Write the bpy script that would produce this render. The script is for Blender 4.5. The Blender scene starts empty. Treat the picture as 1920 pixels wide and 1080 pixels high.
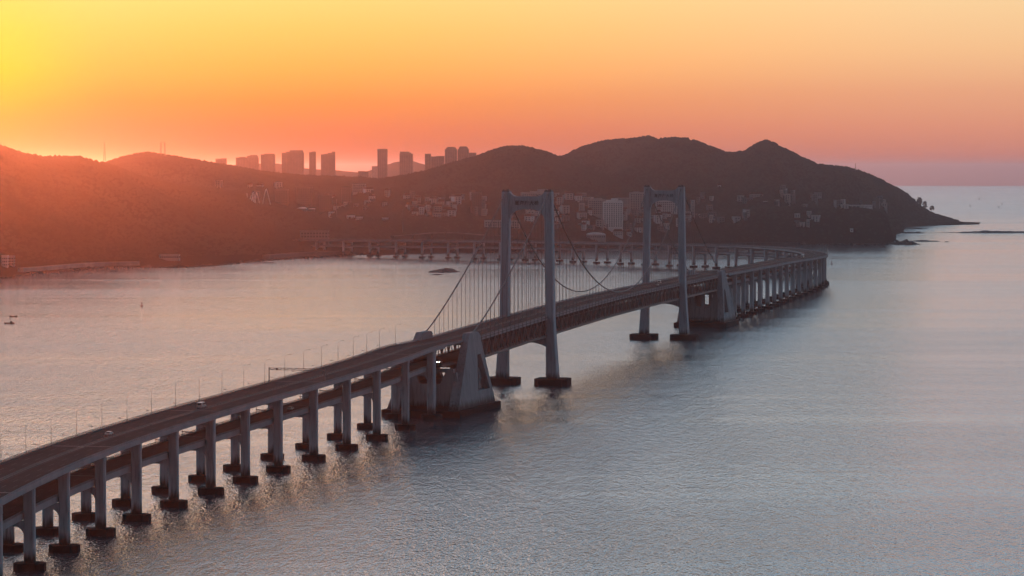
import bpy, math, random
import numpy as np
from mathutils import Vector, Matrix, noise as mnoise
random.seed(7); rng = np.random.default_rng(7)
C = bpy.data.collections.new("place"); S = bpy.context.scene
S.collection.children.link(C)
R = math.radians
# ------------------------------------------------------------------ camera
F = 5500.0; H = 125.5; HZ = 316.0; ER = 7.4e6
PITCH = math.atan((540-HZ)/F)
cam_d = bpy.data.cameras.new("camera"); cam = bpy.data.objects.new("camera", cam_d); C.objects.link(cam)
cam_d.sensor_width = 36; cam_d.lens = F/1920*36; cam_d.clip_start = 5; cam_d.clip_end = 120000
cam.location = (0, 0, H); cam.rotation_euler = (math.pi/2-PITCH, 0, 0)
S.camera = cam
# ------------------------------------------------------------------ light
SUN_AZ, SUN_EL = R(-10.8), R(1.8)        # to the left of the view, low above the hills
sdir = Vector((math.sin(SUN_AZ)*math.cos(SUN_EL), math.cos(SUN_AZ)*math.cos(SUN_EL), math.sin(SUN_EL)))
sl = bpy.data.lights.new("sun", 'SUN'); sl.energy = 0.48; sl.angle = R(0.5); sl.color = (1.0, 0.16, 0.04)
sun = bpy.data.objects.new("sun", sl); C.objects.link(sun)
sun.rotation_euler = (-sdir).to_track_quat('-Z', 'Y').to_euler(); sun.location = (-200, 800, 400)
W = bpy.data.worlds.new("World"); S.world = W; W.use_nodes = True
nt = W.node_tree; N = nt.nodes; L = nt.links; N.clear()
def nd(t, **k):
    n = N.new(t)
    for a, b in k.items(): setattr(n, a, b)
    return n
def srgb(r, g, b):
    f = lambda c: (c/255/12.92 if c/255 <= .04045 else ((c/255+.055)/1.055)**2.4)
    return (f(r), f(g), f(b), 1)
def ramp_set(r, pts, interp='LINEAR'):
    e = r.color_ramp.elements; r.color_ramp.interpolation = interp
    while len(e) > 1: e.remove(e[-1])
    e[0].position = pts[0][0]; e[0].color = pts[0][1]
    for p, c in pts[1:]:
        q = e.new(p); q.color = c
out = nd('ShaderNodeOutputWorld'); bg = nd('ShaderNodeBackground'); L.new(bg.outputs[0], out.inputs[0])
tc = nd('ShaderNodeTexCoord'); sep = nd('ShaderNodeSeparateXYZ'); L.new(tc.outputs['Generated'], sep.inputs[0])
def mth(op, a, b=None, clamp=False, tree=None):
    n = (tree or nt).nodes.new('ShaderNodeMath'); n.operation = op; n.use_clamp = clamp
    for i, v in enumerate((a, b)):
        if v is None: continue
        if isinstance(v, (int, float)): n.inputs[i].default_value = v
        else: (tree or nt).links.new(v, n.inputs[i])
    return n.outputs[0]
el = mth('MULTIPLY', mth('ARCSINE', sep.outputs['Z']), 180/math.pi)          # elevation in degrees
# three vertical gradients: towards the sun, straight on, away from it
u = mth('POWER', mth('DIVIDE', mth('MAXIMUM', el, 0.0), 90.0), 0.4, True)
def U(d): return (d/90)**0.4
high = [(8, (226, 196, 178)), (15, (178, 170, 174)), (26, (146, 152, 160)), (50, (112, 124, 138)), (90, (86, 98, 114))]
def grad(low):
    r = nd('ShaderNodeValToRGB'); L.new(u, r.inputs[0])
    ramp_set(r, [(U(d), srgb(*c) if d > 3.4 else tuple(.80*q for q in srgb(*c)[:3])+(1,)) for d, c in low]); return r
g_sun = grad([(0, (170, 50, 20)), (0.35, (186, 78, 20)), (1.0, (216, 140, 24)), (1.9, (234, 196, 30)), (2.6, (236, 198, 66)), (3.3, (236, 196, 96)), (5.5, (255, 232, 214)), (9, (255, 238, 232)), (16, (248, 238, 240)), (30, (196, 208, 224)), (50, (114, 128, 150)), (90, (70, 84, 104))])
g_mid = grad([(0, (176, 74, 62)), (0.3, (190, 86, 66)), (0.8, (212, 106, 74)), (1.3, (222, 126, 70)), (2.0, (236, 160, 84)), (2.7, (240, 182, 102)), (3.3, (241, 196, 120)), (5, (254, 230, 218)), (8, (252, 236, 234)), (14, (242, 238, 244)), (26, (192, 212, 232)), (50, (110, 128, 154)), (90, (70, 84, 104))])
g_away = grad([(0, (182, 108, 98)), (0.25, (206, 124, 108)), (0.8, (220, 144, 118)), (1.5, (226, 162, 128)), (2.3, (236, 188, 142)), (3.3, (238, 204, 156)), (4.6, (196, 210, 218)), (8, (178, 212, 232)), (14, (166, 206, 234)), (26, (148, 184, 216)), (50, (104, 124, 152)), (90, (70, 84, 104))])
az = mth('MULTIPLY', mth('ARCTAN2', sep.outputs['X'], sep.outputs['Y']), 180/math.pi)
daz = mth('ABSOLUTE', mth('SUBTRACT', az, -11.6))
mr1 = nd('ShaderNodeMapRange', interpolation_type='SMOOTHSTEP'); L.new(daz, mr1.inputs[0]); mr1.inputs[1].default_value = .6; mr1.inputs[2].default_value = 4.2
mr2 = nd('ShaderNodeMapRange', interpolation_type='SMOOTHSTEP'); L.new(daz, mr2.inputs[0]); mr2.inputs[1].default_value = 6; mr2.inputs[2].default_value = 22
m1 = nd('ShaderNodeMixRGB'); L.new(mr1.outputs[0], m1.inputs[0]); L.new(g_sun.outputs[0], m1.inputs[1]); L.new(g_mid.outputs[0], m1.inputs[2])
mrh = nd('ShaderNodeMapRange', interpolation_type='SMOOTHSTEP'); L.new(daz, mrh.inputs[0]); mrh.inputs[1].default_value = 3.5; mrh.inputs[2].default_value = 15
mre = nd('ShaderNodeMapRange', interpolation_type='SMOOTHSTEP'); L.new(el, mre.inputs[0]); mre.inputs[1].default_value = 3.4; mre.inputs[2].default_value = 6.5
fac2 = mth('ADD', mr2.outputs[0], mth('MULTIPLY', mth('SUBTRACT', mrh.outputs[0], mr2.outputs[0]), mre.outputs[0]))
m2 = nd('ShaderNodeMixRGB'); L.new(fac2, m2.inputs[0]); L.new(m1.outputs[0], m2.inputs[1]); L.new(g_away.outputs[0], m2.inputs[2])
# the side of the sky away from the sunset is dimmer
mr3 = nd('ShaderNodeMapRange', interpolation_type='SMOOTHSTEP'); L.new(daz, mr3.inputs[0]); mr3.inputs[1].default_value = 35; mr3.inputs[2].default_value = 150; mr3.inputs[3].default_value = 1; mr3.inputs[4].default_value = 0.20
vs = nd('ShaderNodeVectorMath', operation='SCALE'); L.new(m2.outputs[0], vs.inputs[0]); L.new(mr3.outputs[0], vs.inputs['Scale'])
sky = nd('ShaderNodeTexSky', sky_type='NISHITA'); sky.sun_disc = False; sky.sun_elevation = SUN_EL; sky.sun_rotation = SUN_AZ % (2*math.pi)
sky.dust_density = 3
vs2 = nd('ShaderNodeVectorMath', operation='SCALE'); L.new(sky.outputs[0], vs2.inputs[0]); vs2.inputs['Scale'].default_value = 0.02
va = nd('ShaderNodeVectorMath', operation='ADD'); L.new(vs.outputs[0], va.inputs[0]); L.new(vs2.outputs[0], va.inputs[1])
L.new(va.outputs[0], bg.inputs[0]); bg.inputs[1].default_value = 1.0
S.view_settings.view_transform = 'Standard'; S.view_settings.look = 'None'; S.view_settings.exposure = 0.28; S.view_settings.gamma = 1
S.render.engine = 'CYCLES'; S.cycles.use_adaptive_sampling = False; S.cycles.denoising_input_passes = 'RGB_ALBEDO_NORMAL'
S.cycles.max_bounces = 6; S.cycles.diffuse_bounces = 2; S.cycles.glossy_bounces = 3; S.cycles.transmission_bounces = 2
HAZE_DENSITY = 3.2e-5
# ------------------------------------------------------------------ helpers
def at(px, py, z=0.0):
    """world point on the plane z seen at photo position px, py"""
    cp, sp = math.cos(PITCH), math.sin(PITCH)
    a, b = px-960, 540-py
    d = Vector((a, b*sp+F*cp, b*cp-F*sp)); t = (z-H)/d.z
    return Vector((d.x*t, d.y*t, z))
def atD(px, py, D):
    cp, sp = math.cos(PITCH), math.sin(PITCH)
    a, b = px-960, 540-py
    d = Vector((a, b*sp+F*cp, b*cp-F*sp)); t = D/d.y
    return Vector((d.x*t, D, H+d.z*t))
def drop(D): return -D*D/(2*ER)
def tag(o, label=None, cat=None, group=None, kind=None):
    if label: o['label'] = label
    if cat: o['category'] = cat
    if group: o['group'] = group
    if kind: o['kind'] = kind
    return o
def empty(name, loc=(0, 0, 0), rz=0, **k):
    o = bpy.data.objects.new(name, None); o.location = loc; o.rotation_euler = (0, 0, rz); o.empty_display_size = 1
    C.objects.link(o); return tag(o, **k)
def mesh(name, V, Fc, mat=None, smooth=False):
    me = bpy.data.meshes.new(name); me.from_pydata([tuple(v) for v in V], [], Fc)
    if mat: me.materials.append(mat)
    if smooth: me.polygons.foreach_set('use_smooth', [True]*len(me.polygons))
    me.update(); return me
def link(name, me, parent=None, mw=None, **k):
    o = bpy.data.objects.new(name, me); C.objects.link(o)
    if parent is not None: o.parent = parent
    if mw is not None: o.matrix_local = mw
    return tag(o, **k)
class MB:
    def __init__(s): s.V = []; s.F = []
    def hull8(s, P):      # 8 points: bottom 4, top 4
        n = len(s.V); s.V += [tuple(p) for p in P]
        for f in ((0, 3, 2, 1), (4, 5, 6, 7), (0, 1, 5, 4), (1, 2, 6, 5), (2, 3, 7, 6), (3, 0, 4, 7)): s.F.append(tuple(n+i for i in f))
    def box(s, c, d, rz=0, M=None):
        x, y, z = d[0]/2, d[1]/2, d[2]/2; cr, sr = math.cos(rz), math.sin(rz)
        P = []
        for zz in (-z, z):
            for a, b in ((-x, -y), (x, -y), (x, y), (-x, y)):
                p = Vector((c[0]+a*cr-b*sr, c[1]+a*sr+b*cr, c[2]+zz)); P.append(M @ p if M else p)
        s.hull8(P)
    def bar(s, a, b, w, h=None, up=(0, 0, 1)):
        a = Vector(a); b = Vector(b); t = (b-a).normalized(); up = Vector(up)
        if abs(t.dot(up)) > .97: up = Vector((0, 1, 0)) if abs(t.z) > .5 else Vector((0, 0, 1))
        r = t.cross(up).normalized(); q = r.cross(t); h = h or w
        P = []
        for p in (a, b):
            for i, j in ((-1, -1), (1, -1), (1, 1), (-1, 1)): P.append(p+r*(i*w/2)+q*(j*h/2))
        s.hull8(P)
    def prism(s, poly, z0, z1, M=None, taper=1.0):
        n = len(s.V); k = len(poly); cx = sum(p[0] for p in poly)/k; cy = sum(p[1] for p in poly)/k
        for z, t in ((z0, 1), (z1, taper)):
            for p in poly:
                v = Vector((cx+(p[0]-cx)*t, cy+(p[1]-cy)*t, z)); s.V.append(tuple(M @ v if M else v))
        s.F.append(tuple(n+i for i in range(k-1, -1, -1))); s.F.append(tuple(n+k+i for i in range(k)))
        for i in range(k): j = (i+1) % k; s.F.append((n+i, n+j, n+k+j, n+k+i))
    def slab(s, pts, thick, M=None):  # pts 2D (a,b) extruded along third axis c in +-thick/2: M maps (a,c,b)
        n = len(s.V); k = len(pts)
        for c in (-thick/2, thick/2):
            for a, b in pts:
                v = Vector((a, c, b)); s.V.append(tuple(M @ v if M else v))
        s.F.append(tuple(n+i for i in range(k))); s.F.append(tuple(n+k+i for i in range(k-1, -1, -1)))
        for i in range(k): j = (i+1) % k; s.F.append((n+j, n+i, n+k+i, n+k+j))
    def tube(s, a, b, r0, r1=None, k=8):
        a = Vector(a); b = Vector(b); r1 = r0 if r1 is None else r1; t = (b-a).normalized()
        q = t.orthogonal().normalized(); w = t.cross(q); n = len(s.V)
        for p, r in ((a, r0), (b, r1)):
            for i in range(k):
                an = 2*math.pi*i/k; s.V.append(tuple(p+q*(r*math.cos(an))+w*(r*math.sin(an))))
        for i in range(k): j = (i+1) % k; s.F.append((n+i, n+j, n+k+j, n+k+i))
        s.F.append(tuple(n+i for i in range(k-1, -1, -1))); s.F.append(tuple(n+k+i for i in range(k)))
    def mesh(s, name, mat, smooth=False): return mesh(name, s.V, s.F, mat, smooth)
    def build(s, name, mat, parent=None, smooth=False, mw=None, **k): return link(name, s.mesh(name, mat, smooth), parent, mw, **k)
# ------------------------------------------------------------------ materials
def mat(name, col, rough=.8, spec=.3, metal=0, var=.25, scale=.3, bump=0, bscale=None, streak=False, emis=None, tide=None):
    m = bpy.data.materials.new(name); m.use_nodes = True; t = m.node_tree; b = t.nodes['Principled BSDF']
    b.inputs['Roughness'].default_value = rough; b.inputs['Specular IOR Level'].default_value = spec; b.inputs['Metallic'].default_value = metal
    tcn = t.nodes.new('ShaderNodeTexCoord'); nz = t.nodes.new('ShaderNodeTexNoise'); nz.inputs['Scale'].default_value = scale; nz.inputs['Detail'].default_value = 6
    nz.inputs['Roughness'].default_value = .65
    src = tcn.outputs['Object']
    if streak:
        mp = t.nodes.new('ShaderNodeMapping'); mp.inputs['Scale'].default_value = (1, 1, .12); t.links.new(src, mp.inputs[0]); src = mp.outputs[0]
    t.links.new(src, nz.inputs['Vector'])
    r = t.nodes.new('ShaderNodeValToRGB'); t.links.new(nz.outputs['Fac'], r.inputs[0])
    lo = [max(0, c*(1-var)) for c in col]+[1]; hi = [min(1, c*(1+var)) for c in col]+[1]
    r.color_ramp.elements[0].position = .3; r.color_ramp.elements[0].color = lo; r.color_ramp.elements[1].position = .7; r.color_ramp.elements[1].color = hi
    colo = r.outputs[0]
    if tide:
        sz = t.nodes.new('ShaderNodeSeparateXYZ'); t.links.new(tcn.outputs['Object'], sz.inputs[0])
        mp3 = t.nodes.new('ShaderNodeMapping'); mp3.inputs['Scale'].default_value = (.9, .9, .10); t.links.new(tcn.outputs['Object'], mp3.inputs[0])
        n3 = t.nodes.new('ShaderNodeTexNoise'); n3.inputs['Scale'].default_value = 1.2; n3.inputs['Detail'].default_value = 5; t.links.new(mp3.outputs[0], n3.inputs['Vector'])
        zz = mth('ADD', sz.outputs['Z'], mth('MULTIPLY', n3.outputs['Fac'], -7.0, tree=t), tree=t)
        q = t.nodes.new('ShaderNodeMapRange'); t.links.new(zz, q.inputs[0]); q.inputs[1].default_value = tide-1.2; q.inputs[2].default_value = tide+2.2
        mx = t.nodes.new('ShaderNodeMixRGB'); t.links.new(q.outputs[0], mx.inputs[0]); mx.inputs[1].default_value = (.05, .042, .038, 1); t.links.new(colo, mx.inputs[2]); colo = mx.outputs[0]
        # rain streaks
        q2 = t.nodes.new('ShaderNodeMapRange'); t.links.new(n3.outputs['Fac'], q2.inputs[0]); q2.inputs[1].default_value = .52; q2.inputs[2].default_value = .72; q2.inputs[3].default_value = 0; q2.inputs[4].default_value = .55
        mx2 = t.nodes.new('ShaderNodeMixRGB'); t.links.new(q2.outputs[0], mx2.inputs[0]); t.links.new(colo, mx2.inputs[1]); mx2.inputs[2].default_value = (.10, .09, .085, 1); colo = mx2.outputs[0]
    t.links.new(colo, b.inputs['Base Color'])
    if bump:
        n2 = t.nodes.new('ShaderNodeTexNoise'); n2.inputs['Scale'].default_value = bscale or scale*6; n2.inputs['Detail'].default_value = 4; t.links.new(tcn.outputs['Object'], n2.inputs['Vector'])
        bp = t.nodes.new('ShaderNodeBump'); bp.inputs['Distance'].default_value = bump; bp.inputs['Strength'].default_value = .6
        t.links.new(n2.outputs['Fac'], bp.inputs['Height']); t.links.new(bp.outputs[0], b.inputs['Normal'])
    if emis: b.inputs['Emission Color'].default_value = (*emis[0], 1); b.inputs['Emission Strength'].default_value = emis[1]
    return m
M_conc = mat('weathered_concrete', (.35, .36, .385), .85, .2, var=.25, scale=.25, bump=.05, streak=True, tide=1.2)
M_concd = mat('wet_concrete', (.017, .017, .019), .95, .1, var=.4, scale=.5, bump=.1)
M_anch = mat('anchorage_concrete', (.23, .245, .26), .85, .15, var=.2, scale=.12, streak=True, tide=1.6)
M_fascia = mat('fascia_concrete', (.25, .24, .25), .85, .2, var=.2, scale=.15, streak=True)
M_tower = mat('tower_paint', (.26, .30, .34), .7, .2, var=.16, scale=.12, streak=True, tide=1.6)
M_asph = mat('asphalt', (.026, .020, .021), .95, .08, var=.3, scale=.08)
M_asph_glowtint = mat('glow_tinted_asphalt', (.055, .024, .024), .95, .08, var=.3, scale=.1)  # red of the reflected warm glow is mixed into this lower road colour
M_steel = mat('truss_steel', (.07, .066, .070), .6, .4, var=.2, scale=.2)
M_steell = mat('light_steel', (.22, .22, .23), .5, .4, var=.1, scale=.5)
M_truss = mat('truss_member_paint', (.12, .118, .125), .8, .1, var=.15, scale=.5)
M_cable = mat('cable_paint', (.10, .09, .09), .6, .4, var=.1, scale=.5)
M_line = mat('road_paint', (.075, .07, .07), .7, .3, var=.25, scale=.8)
M_lamp = mat('lamp_steel', (.16, .15, .15), .5, .4, var=.1)
M_rock = mat('wet_rock', (.045, .04, .038), .8, .3, var=.5, scale=.2, bump=.5)
M_sand = mat('shore_stone', (.30, .26, .23), .9, .2, var=.3, scale=.04, bump=.5)
M_white = mat('white_render', (.50, .48, .48), .8, .2, var=.12, scale=.08)
M_hotel = mat('hotel_render', (.66, .64, .62), .8, .2, var=.06, scale=.08)
M_cream = mat('cream_render', (.34, .31, .30), .8, .2, var=.15, scale=.08)
M_greyb = mat('grey_render', (.15, .14, .14), .8, .2, var=.2, scale=.08)
M_brown = mat('brown_render', (.12, .09, .085), .8, .2, var=.2, scale=.08)
M_tile = mat('roof_tile', (.16, .07, .05), .85, .2, var=.3, scale=.3)
M_roofl = mat('pale_roof', (.70, .68, .66), .45, .4, var=.1, scale=.1)
M_glass = mat('window_glass', (.035, .04, .045), .15, .5, var=.2, scale=.3)
M_sign = mat('dark_lettering', (.03, .03, .035), .5, .4, var=.05)
M_hull = mat('dark_hull', (.05, .035, .03), .6, .3, var=.2)
M_buoy = mat('buoy_red', (.16, .03, .02), .5, .4, var=.2)
M_carw = mat('car_white', (.36, .36, .36), .3, .5, var=.04)
M_card = mat('car_dark', (.06, .06, .07), .3, .5, var=.04)
M_tyre = mat('tyre', (.02, .02, .02), .9, .2)
M_headl = mat('lit_headlight', (.8, .8, .7), .3, .5, emis=((1, .92, .75), 25))
M_trunk = mat('bark', (.06, .045, .035), .9, .2)
def foliage(name, a, b_):
    m = bpy.data.materials.new(name); m.use_nodes = True; t = m.node_tree; b = t.nodes['Principled BSDF']; b.inputs['Roughness'].default_value = .9; b.inputs['Specular IOR Level'].default_value = 0
    tcn = t.nodes.new('ShaderNodeTexCoord'); nz = t.nodes.new('ShaderNodeTexNoise'); nz.inputs['Scale'].default_value = .006; nz.inputs['Detail'].default_value = 9; nz.inputs['Roughness'].default_value = .7
    t.links.new(tcn.outputs['Object'], nz.inputs['Vector']); r = t.nodes.new('ShaderNodeValToRGB'); t.links.new(nz.outputs['Fac'], r.inputs[0])
    ramp_set(r, [(.3, (*a, 1)), (.7, (*b_, 1))]); t.links.new(r.outputs[0], b.inputs['Base Color'])
    # leaf masses scatter light in all directions: soften the facet shading towards the sky
    ge = t.nodes.new('ShaderNodeNewGeometry'); v1 = t.nodes.new('ShaderNodeVectorMath'); v1.operation = 'SCALE'; v1.inputs['Scale'].default_value = .10; t.links.new(ge.outputs['Normal'], v1.inputs[0])
    v2 = t.nodes.new('ShaderNodeVectorMath'); v2.operation = 'ADD'; v2.inputs[1].default_value = (0, -.25, .85); t.links.new(v1.outputs[0], v2.inputs[0])
    v3 = t.nodes.new('ShaderNodeVectorMath'); v3.operation = 'NORMALIZE'; t.links.new(v2.outputs[0], v3.inputs[0]); t.links.new(v3.outputs[0], b.inputs['Normal']); return m
M_forest = foliage('forest_leaves', (.024, .027, .024), (.062, .060, .052))
M_ground = foliage('hill_ground', (.022, .021, .018), (.036, .031, .026))

# ------------------------------------------------------------------ sea
def sea_material():
    m = bpy.data.materials.new('sea_water'); m.use_nodes = True; t = m.node_tree; b = t.nodes['Principled BSDF']
    tcn = t.nodes.new('ShaderNodeTexCoord')
    def noi(sx, sy, det, sc=1.0, rough=.55, off=(0, 0, 0)):
        mp = t.nodes.new('ShaderNodeMapping'); mp.inputs['Scale'].default_value = (sx, sy, 1); mp.inputs['Location'].default_value = off
        t.links.new(tcn.outputs['Object'], mp.inputs[0])
        n = t.nodes.new('ShaderNodeTexNoise'); n.inputs['Scale'].default_value = sc; n.inputs['Detail'].default_value = det; n.inputs['Roughness'].default_value = rough
        t.links.new(mp.outputs[0], n.inputs['Vector']); return n.outputs['Fac']
    w1 = noi(1/.9, 1/3.4, 2); w2 = noi(1/3.0, 1/12, 3); w3 = noi(1/12, 1/48, 3)
    patch = noi(1/900, 1/260, 5, off=(3.1, 1.7, 0)); streak = noi(1/700, 1/38, 4, off=(9, 4, 0))
    def rng_(v, a, b_, c, d):
        r = t.nodes.new('ShaderNodeMapRange'); t.links.new(v, r.inputs[0])
        for i, q in enumerate((a, b_, c, d)): r.inputs[i+1].default_value = q
        return r.outputs[0]
    pw = rng_(patch, .36, .60, 0, 1); sw = rng_(streak, .40, .62, 0, 1)
    calm = mth('MULTIPLY', mth('ADD', mth('MULTIPLY', pw, .6, tree=t), mth('MULTIPLY', sw, .4, tree=t), tree=t), 1.0, tree=t)
    # calmer water in the lee far out in the bay, rippled nearer the bridge
    sp = t.nodes.new('ShaderNodeSeparateXYZ'); t.links.new(tcn.outputs['Object'], sp.inputs[0])
    lee = rng_(mth('ADD', sp.outputs['Y'], mth('MULTIPLY', patch, 700, tree=t), tree=t), 2480, 2760, 0, 1)
    hgt = mth('ADD', mth('ADD', mth('MULTIPLY', w1, 3.4, tree=t), mth('MULTIPLY', w2, 3.4, tree=t), tree=t), mth('MULTIPLY', w3, 3.4, tree=t), tree=t)
    bp = t.nodes.new('ShaderNodeBump'); bp.inputs['Distance'].default_value = 1.0
    st = mth('MULTIPLY', rng_(calm, 0, 1, .34, .14), rng_(lee, 0, 1, 1, .75), tree=t)
    st = mth('MULTIPLY', st, rng_(sp.outputs['Y'], 5200, 9000, 1, 2.6), tree=t)
    t.links.new(st, bp.inputs['Strength']); t.links.new(hgt, bp.inputs['Height'])
    far = rng_(sp.outputs['Y'], 5200, 9000, 0, .07)
    ro = mth('SUBTRACT', rng_(calm, 0, 1, .12, .06), mth('MULTIPLY', lee, .01, tree=t), tree=t)
    ro = mth('ADD', ro, far, tree=t)
    # body colour of the turbid water under a clear reflecting surface
    df = t.nodes.new('ShaderNodeBsdfDiffuse'); gl = t.nodes.new('ShaderNodeBsdfGlossy'); fr = t.nodes.new('ShaderNodeFresnel'); mx = t.nodes.new('ShaderNodeMixShader')
    cr = t.nodes.new('ShaderNodeValToRGB'); t.links.new(w1, cr.inputs[0]); ramp_set(cr, [(.35, (.035, .06, .075, 1)), (.65, (.075, .115, .135, 1))]); t.links.new(cr.outputs[0], df.inputs['Color'])
    gl.inputs['Color'].default_value = (.95, .98, 1, 1); t.links.new(ro, gl.inputs['Roughness']); fr.inputs['IOR'].default_value = 1.42
    for n_ in (df, gl, fr): t.links.new(bp.outputs[0], n_.inputs['Normal'])
    t.links.new(fr.outputs[0], mx.inputs[0]); t.links.new(df.outputs[0], mx.inputs[1]); t.links.new(gl.outputs[0], mx.inputs[2])
    t.links.new(mx.outputs[0], [n for n in t.nodes if n.type == 'OUTPUT_MATERIAL'][0].inputs['Surface']); t.nodes.remove(b)
    return m
M_sea = sea_material()
def build_sea():
    rad = np.concatenate([np.linspace(60, 3000, 60), np.geomspace(3100, 52000, 90)])
    ang = np.radians(np.concatenate([np.linspace(-180, -22, 40), np.linspace(-20, 20, 80), np.linspace(22, 180, 40)]))[:-1]
    V = [(0, 0, 0)]; Fc = []
    for r in rad:
        for a in ang: V.append((r*math.sin(a), r*math.cos(a), drop(r)))
    n = len(ang)
    for i in range(n): Fc.append((0, 1+(i+1) % n, 1+i))
    for k in range(len(rad)-1):
        for i in range(n):
            j = (i+1) % n; Fc.append((1+k*n+i, 1+k*n+j, 1+(k+1)*n+j, 1+(k+1)*n+i))
    return link('sea', mesh('sea', V, Fc, M_sea, True), kind='structure')
build_sea()

# ------------------------------------------------------------------ terrain
XS = np.arange(-420, 2081, 2.4)
def pl(x, pts): return np.interp(x, [p[0] for p in pts], [p[1] for p in pts])
shore = [(-420, 545), (-150, 534), (0, 521), (23, 519.6), (40, 514.6), (87, 511), (115, 509.5), (158, 505.4), (172, 502), (340, 501.5), (404, 498.5), (470, 491), (524, 487), (621, 481), (700, 477), (830, 473.8), (940, 473), (1060, 471), (1120, 468), (1180, 463.5), (1300, 460), (1400, 458.5), (1660, 458), (1679, 452), (1681, 450.5), (1681.6, 437), (1693, 436), (1697, 425), (1764, 422.5), (1834, 420.5), (1840, 420)]
lay = {  # name: silhouette, distance knots, front width, back width
 'A': ([(-420, 205), (-200, 232), (-60, 258), (0, 272), (40, 285), (80, 293), (120, 292), (145, 292), (180, 300), (215, 309), (260, 327), (330, 346), (400, 354), (450, 360), (475, 382), (560, 394), (620, 411), (700, 432), (720, 470)], [(-420, 3950), (0, 4250), (400, 4650), (720, 4700)], 640, 420),
 'B': ([(100, 330), (200, 303), (240, 290), (275, 284), (310, 289), (360, 297), (400, 304), (430, 309), (480, 318), (530, 324), (570, 327), (620, 329), (680, 332), (720, 335), (780, 350)], [(100, 5500), (780, 5900)], 900, 500),
 'M': ([(620, 400), (700, 372), (760, 358), (800, 350), (850, 342), (950, 344), (1000, 352), (1060, 372), (1130, 385), (1200, 388), (1300, 392), (1340, 410)], [(620, 5000), (1340, 5050)], 420, 400),
 'D1': ([(560, 395), (640, 352), (700, 337), (760, 327), (800, 319), (850, 304), (895, 292), (930, 278), (960, 272), (990, 275), (1020, 282), (1045, 291), (1075, 302), (1120, 322), (1180, 345), (1260, 380)], [(560, 5500), (900, 5350), (1260, 5200)], 700, 500),
 'D2': ([(960, 330), (1040, 298), (1060, 290), (1090, 275), (1130, 264), (1180, 260), (1215, 255), (1235, 262), (1290, 300)], [(960, 5900), (1290, 5900)], 700, 500),
 'D3': ([(1130, 330), (1180, 285), (1215, 268), (1240, 259), (1260, 257), (1290, 258), (1320, 268), (1350, 280), (1365, 285), (1380, 284), (1398, 281), (1420, 267), (1437, 261), (1450, 266), (1470, 278), (1500, 292), (1535, 307), (1560, 310), (1590, 313), (1620, 322), (1650, 334), (1680, 351), (1700, 362), (1712, 372), (1722, 384), (1735, 391), (1750, 400), (1765, 404), (1785, 410), (1800, 413), (1830, 419), (1838, 421)], [(1130, 5500), (1440, 5550), (1560, 5750), (1680, 6300), (1700, 6720), (1760, 6850), (1838, 6900)], 640, 420),
 'E': ([(1180, 455), (1260, 425), (1340, 400), (1420, 388), (1500, 386), (1600, 388), (1650, 394), (1665, 405), (1674, 420), (1679, 436), (1681, 452)], [(1180, 5050), (1681, 4960)], 105, 260),
 'P': ([(-420, 500), (400, 480), (620, 462), (700, 448), (850, 436), (1000, 430), (1100, 425), (1200, 420), (1320, 418), (1400, 435), (1500, 452)], [(-420, 3800), (0, 3900), (400, 4400), (620, 4700), (1300, 4980), (1500, 4980)], 420, 3000),
}
def sstep(t): t = np.clip(t, 0, 1); return t*t*(3-2*t)
from math import floor
def fbm(x, y, s, oct=4, seed=0):
    """cheap vectorised value noise"""
    out_ = np.zeros_like(x); amp = 1; tot = 0
    tab = np.random.default_rng(seed).random((256, 256))
    for o in range(oct):
        u_ = x/s*(2**o)+17.3*o; v_ = y/s*(2**o)+5.1*o; iu = np.floor(u_).astype(int); iv = np.floor(v_).astype(int); fu = u_-iu; fv = v_-iv
        fu = fu*fu*(3-2*fu); fv = fv*fv*(3-2*fv)
        g = lambda a, b: tab[a % 256, b % 256]
        out_ += amp*((g(iu, iv)*(1-fu)+g(iu+1, iv)*fu)*(1-fv)+(g(iu, iv+1)*(1-fu)+g(iu+1, iv+1)*fu)*fv); tot += amp; amp *= .5
    return out_/tot-.5
def shore_D(x):
    y = pl(x, shore); D = F*H/(y-HZ); D = F*(H-drop(D))/(y-HZ)
    return np.where(x > 1838, 1e9, D)
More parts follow.
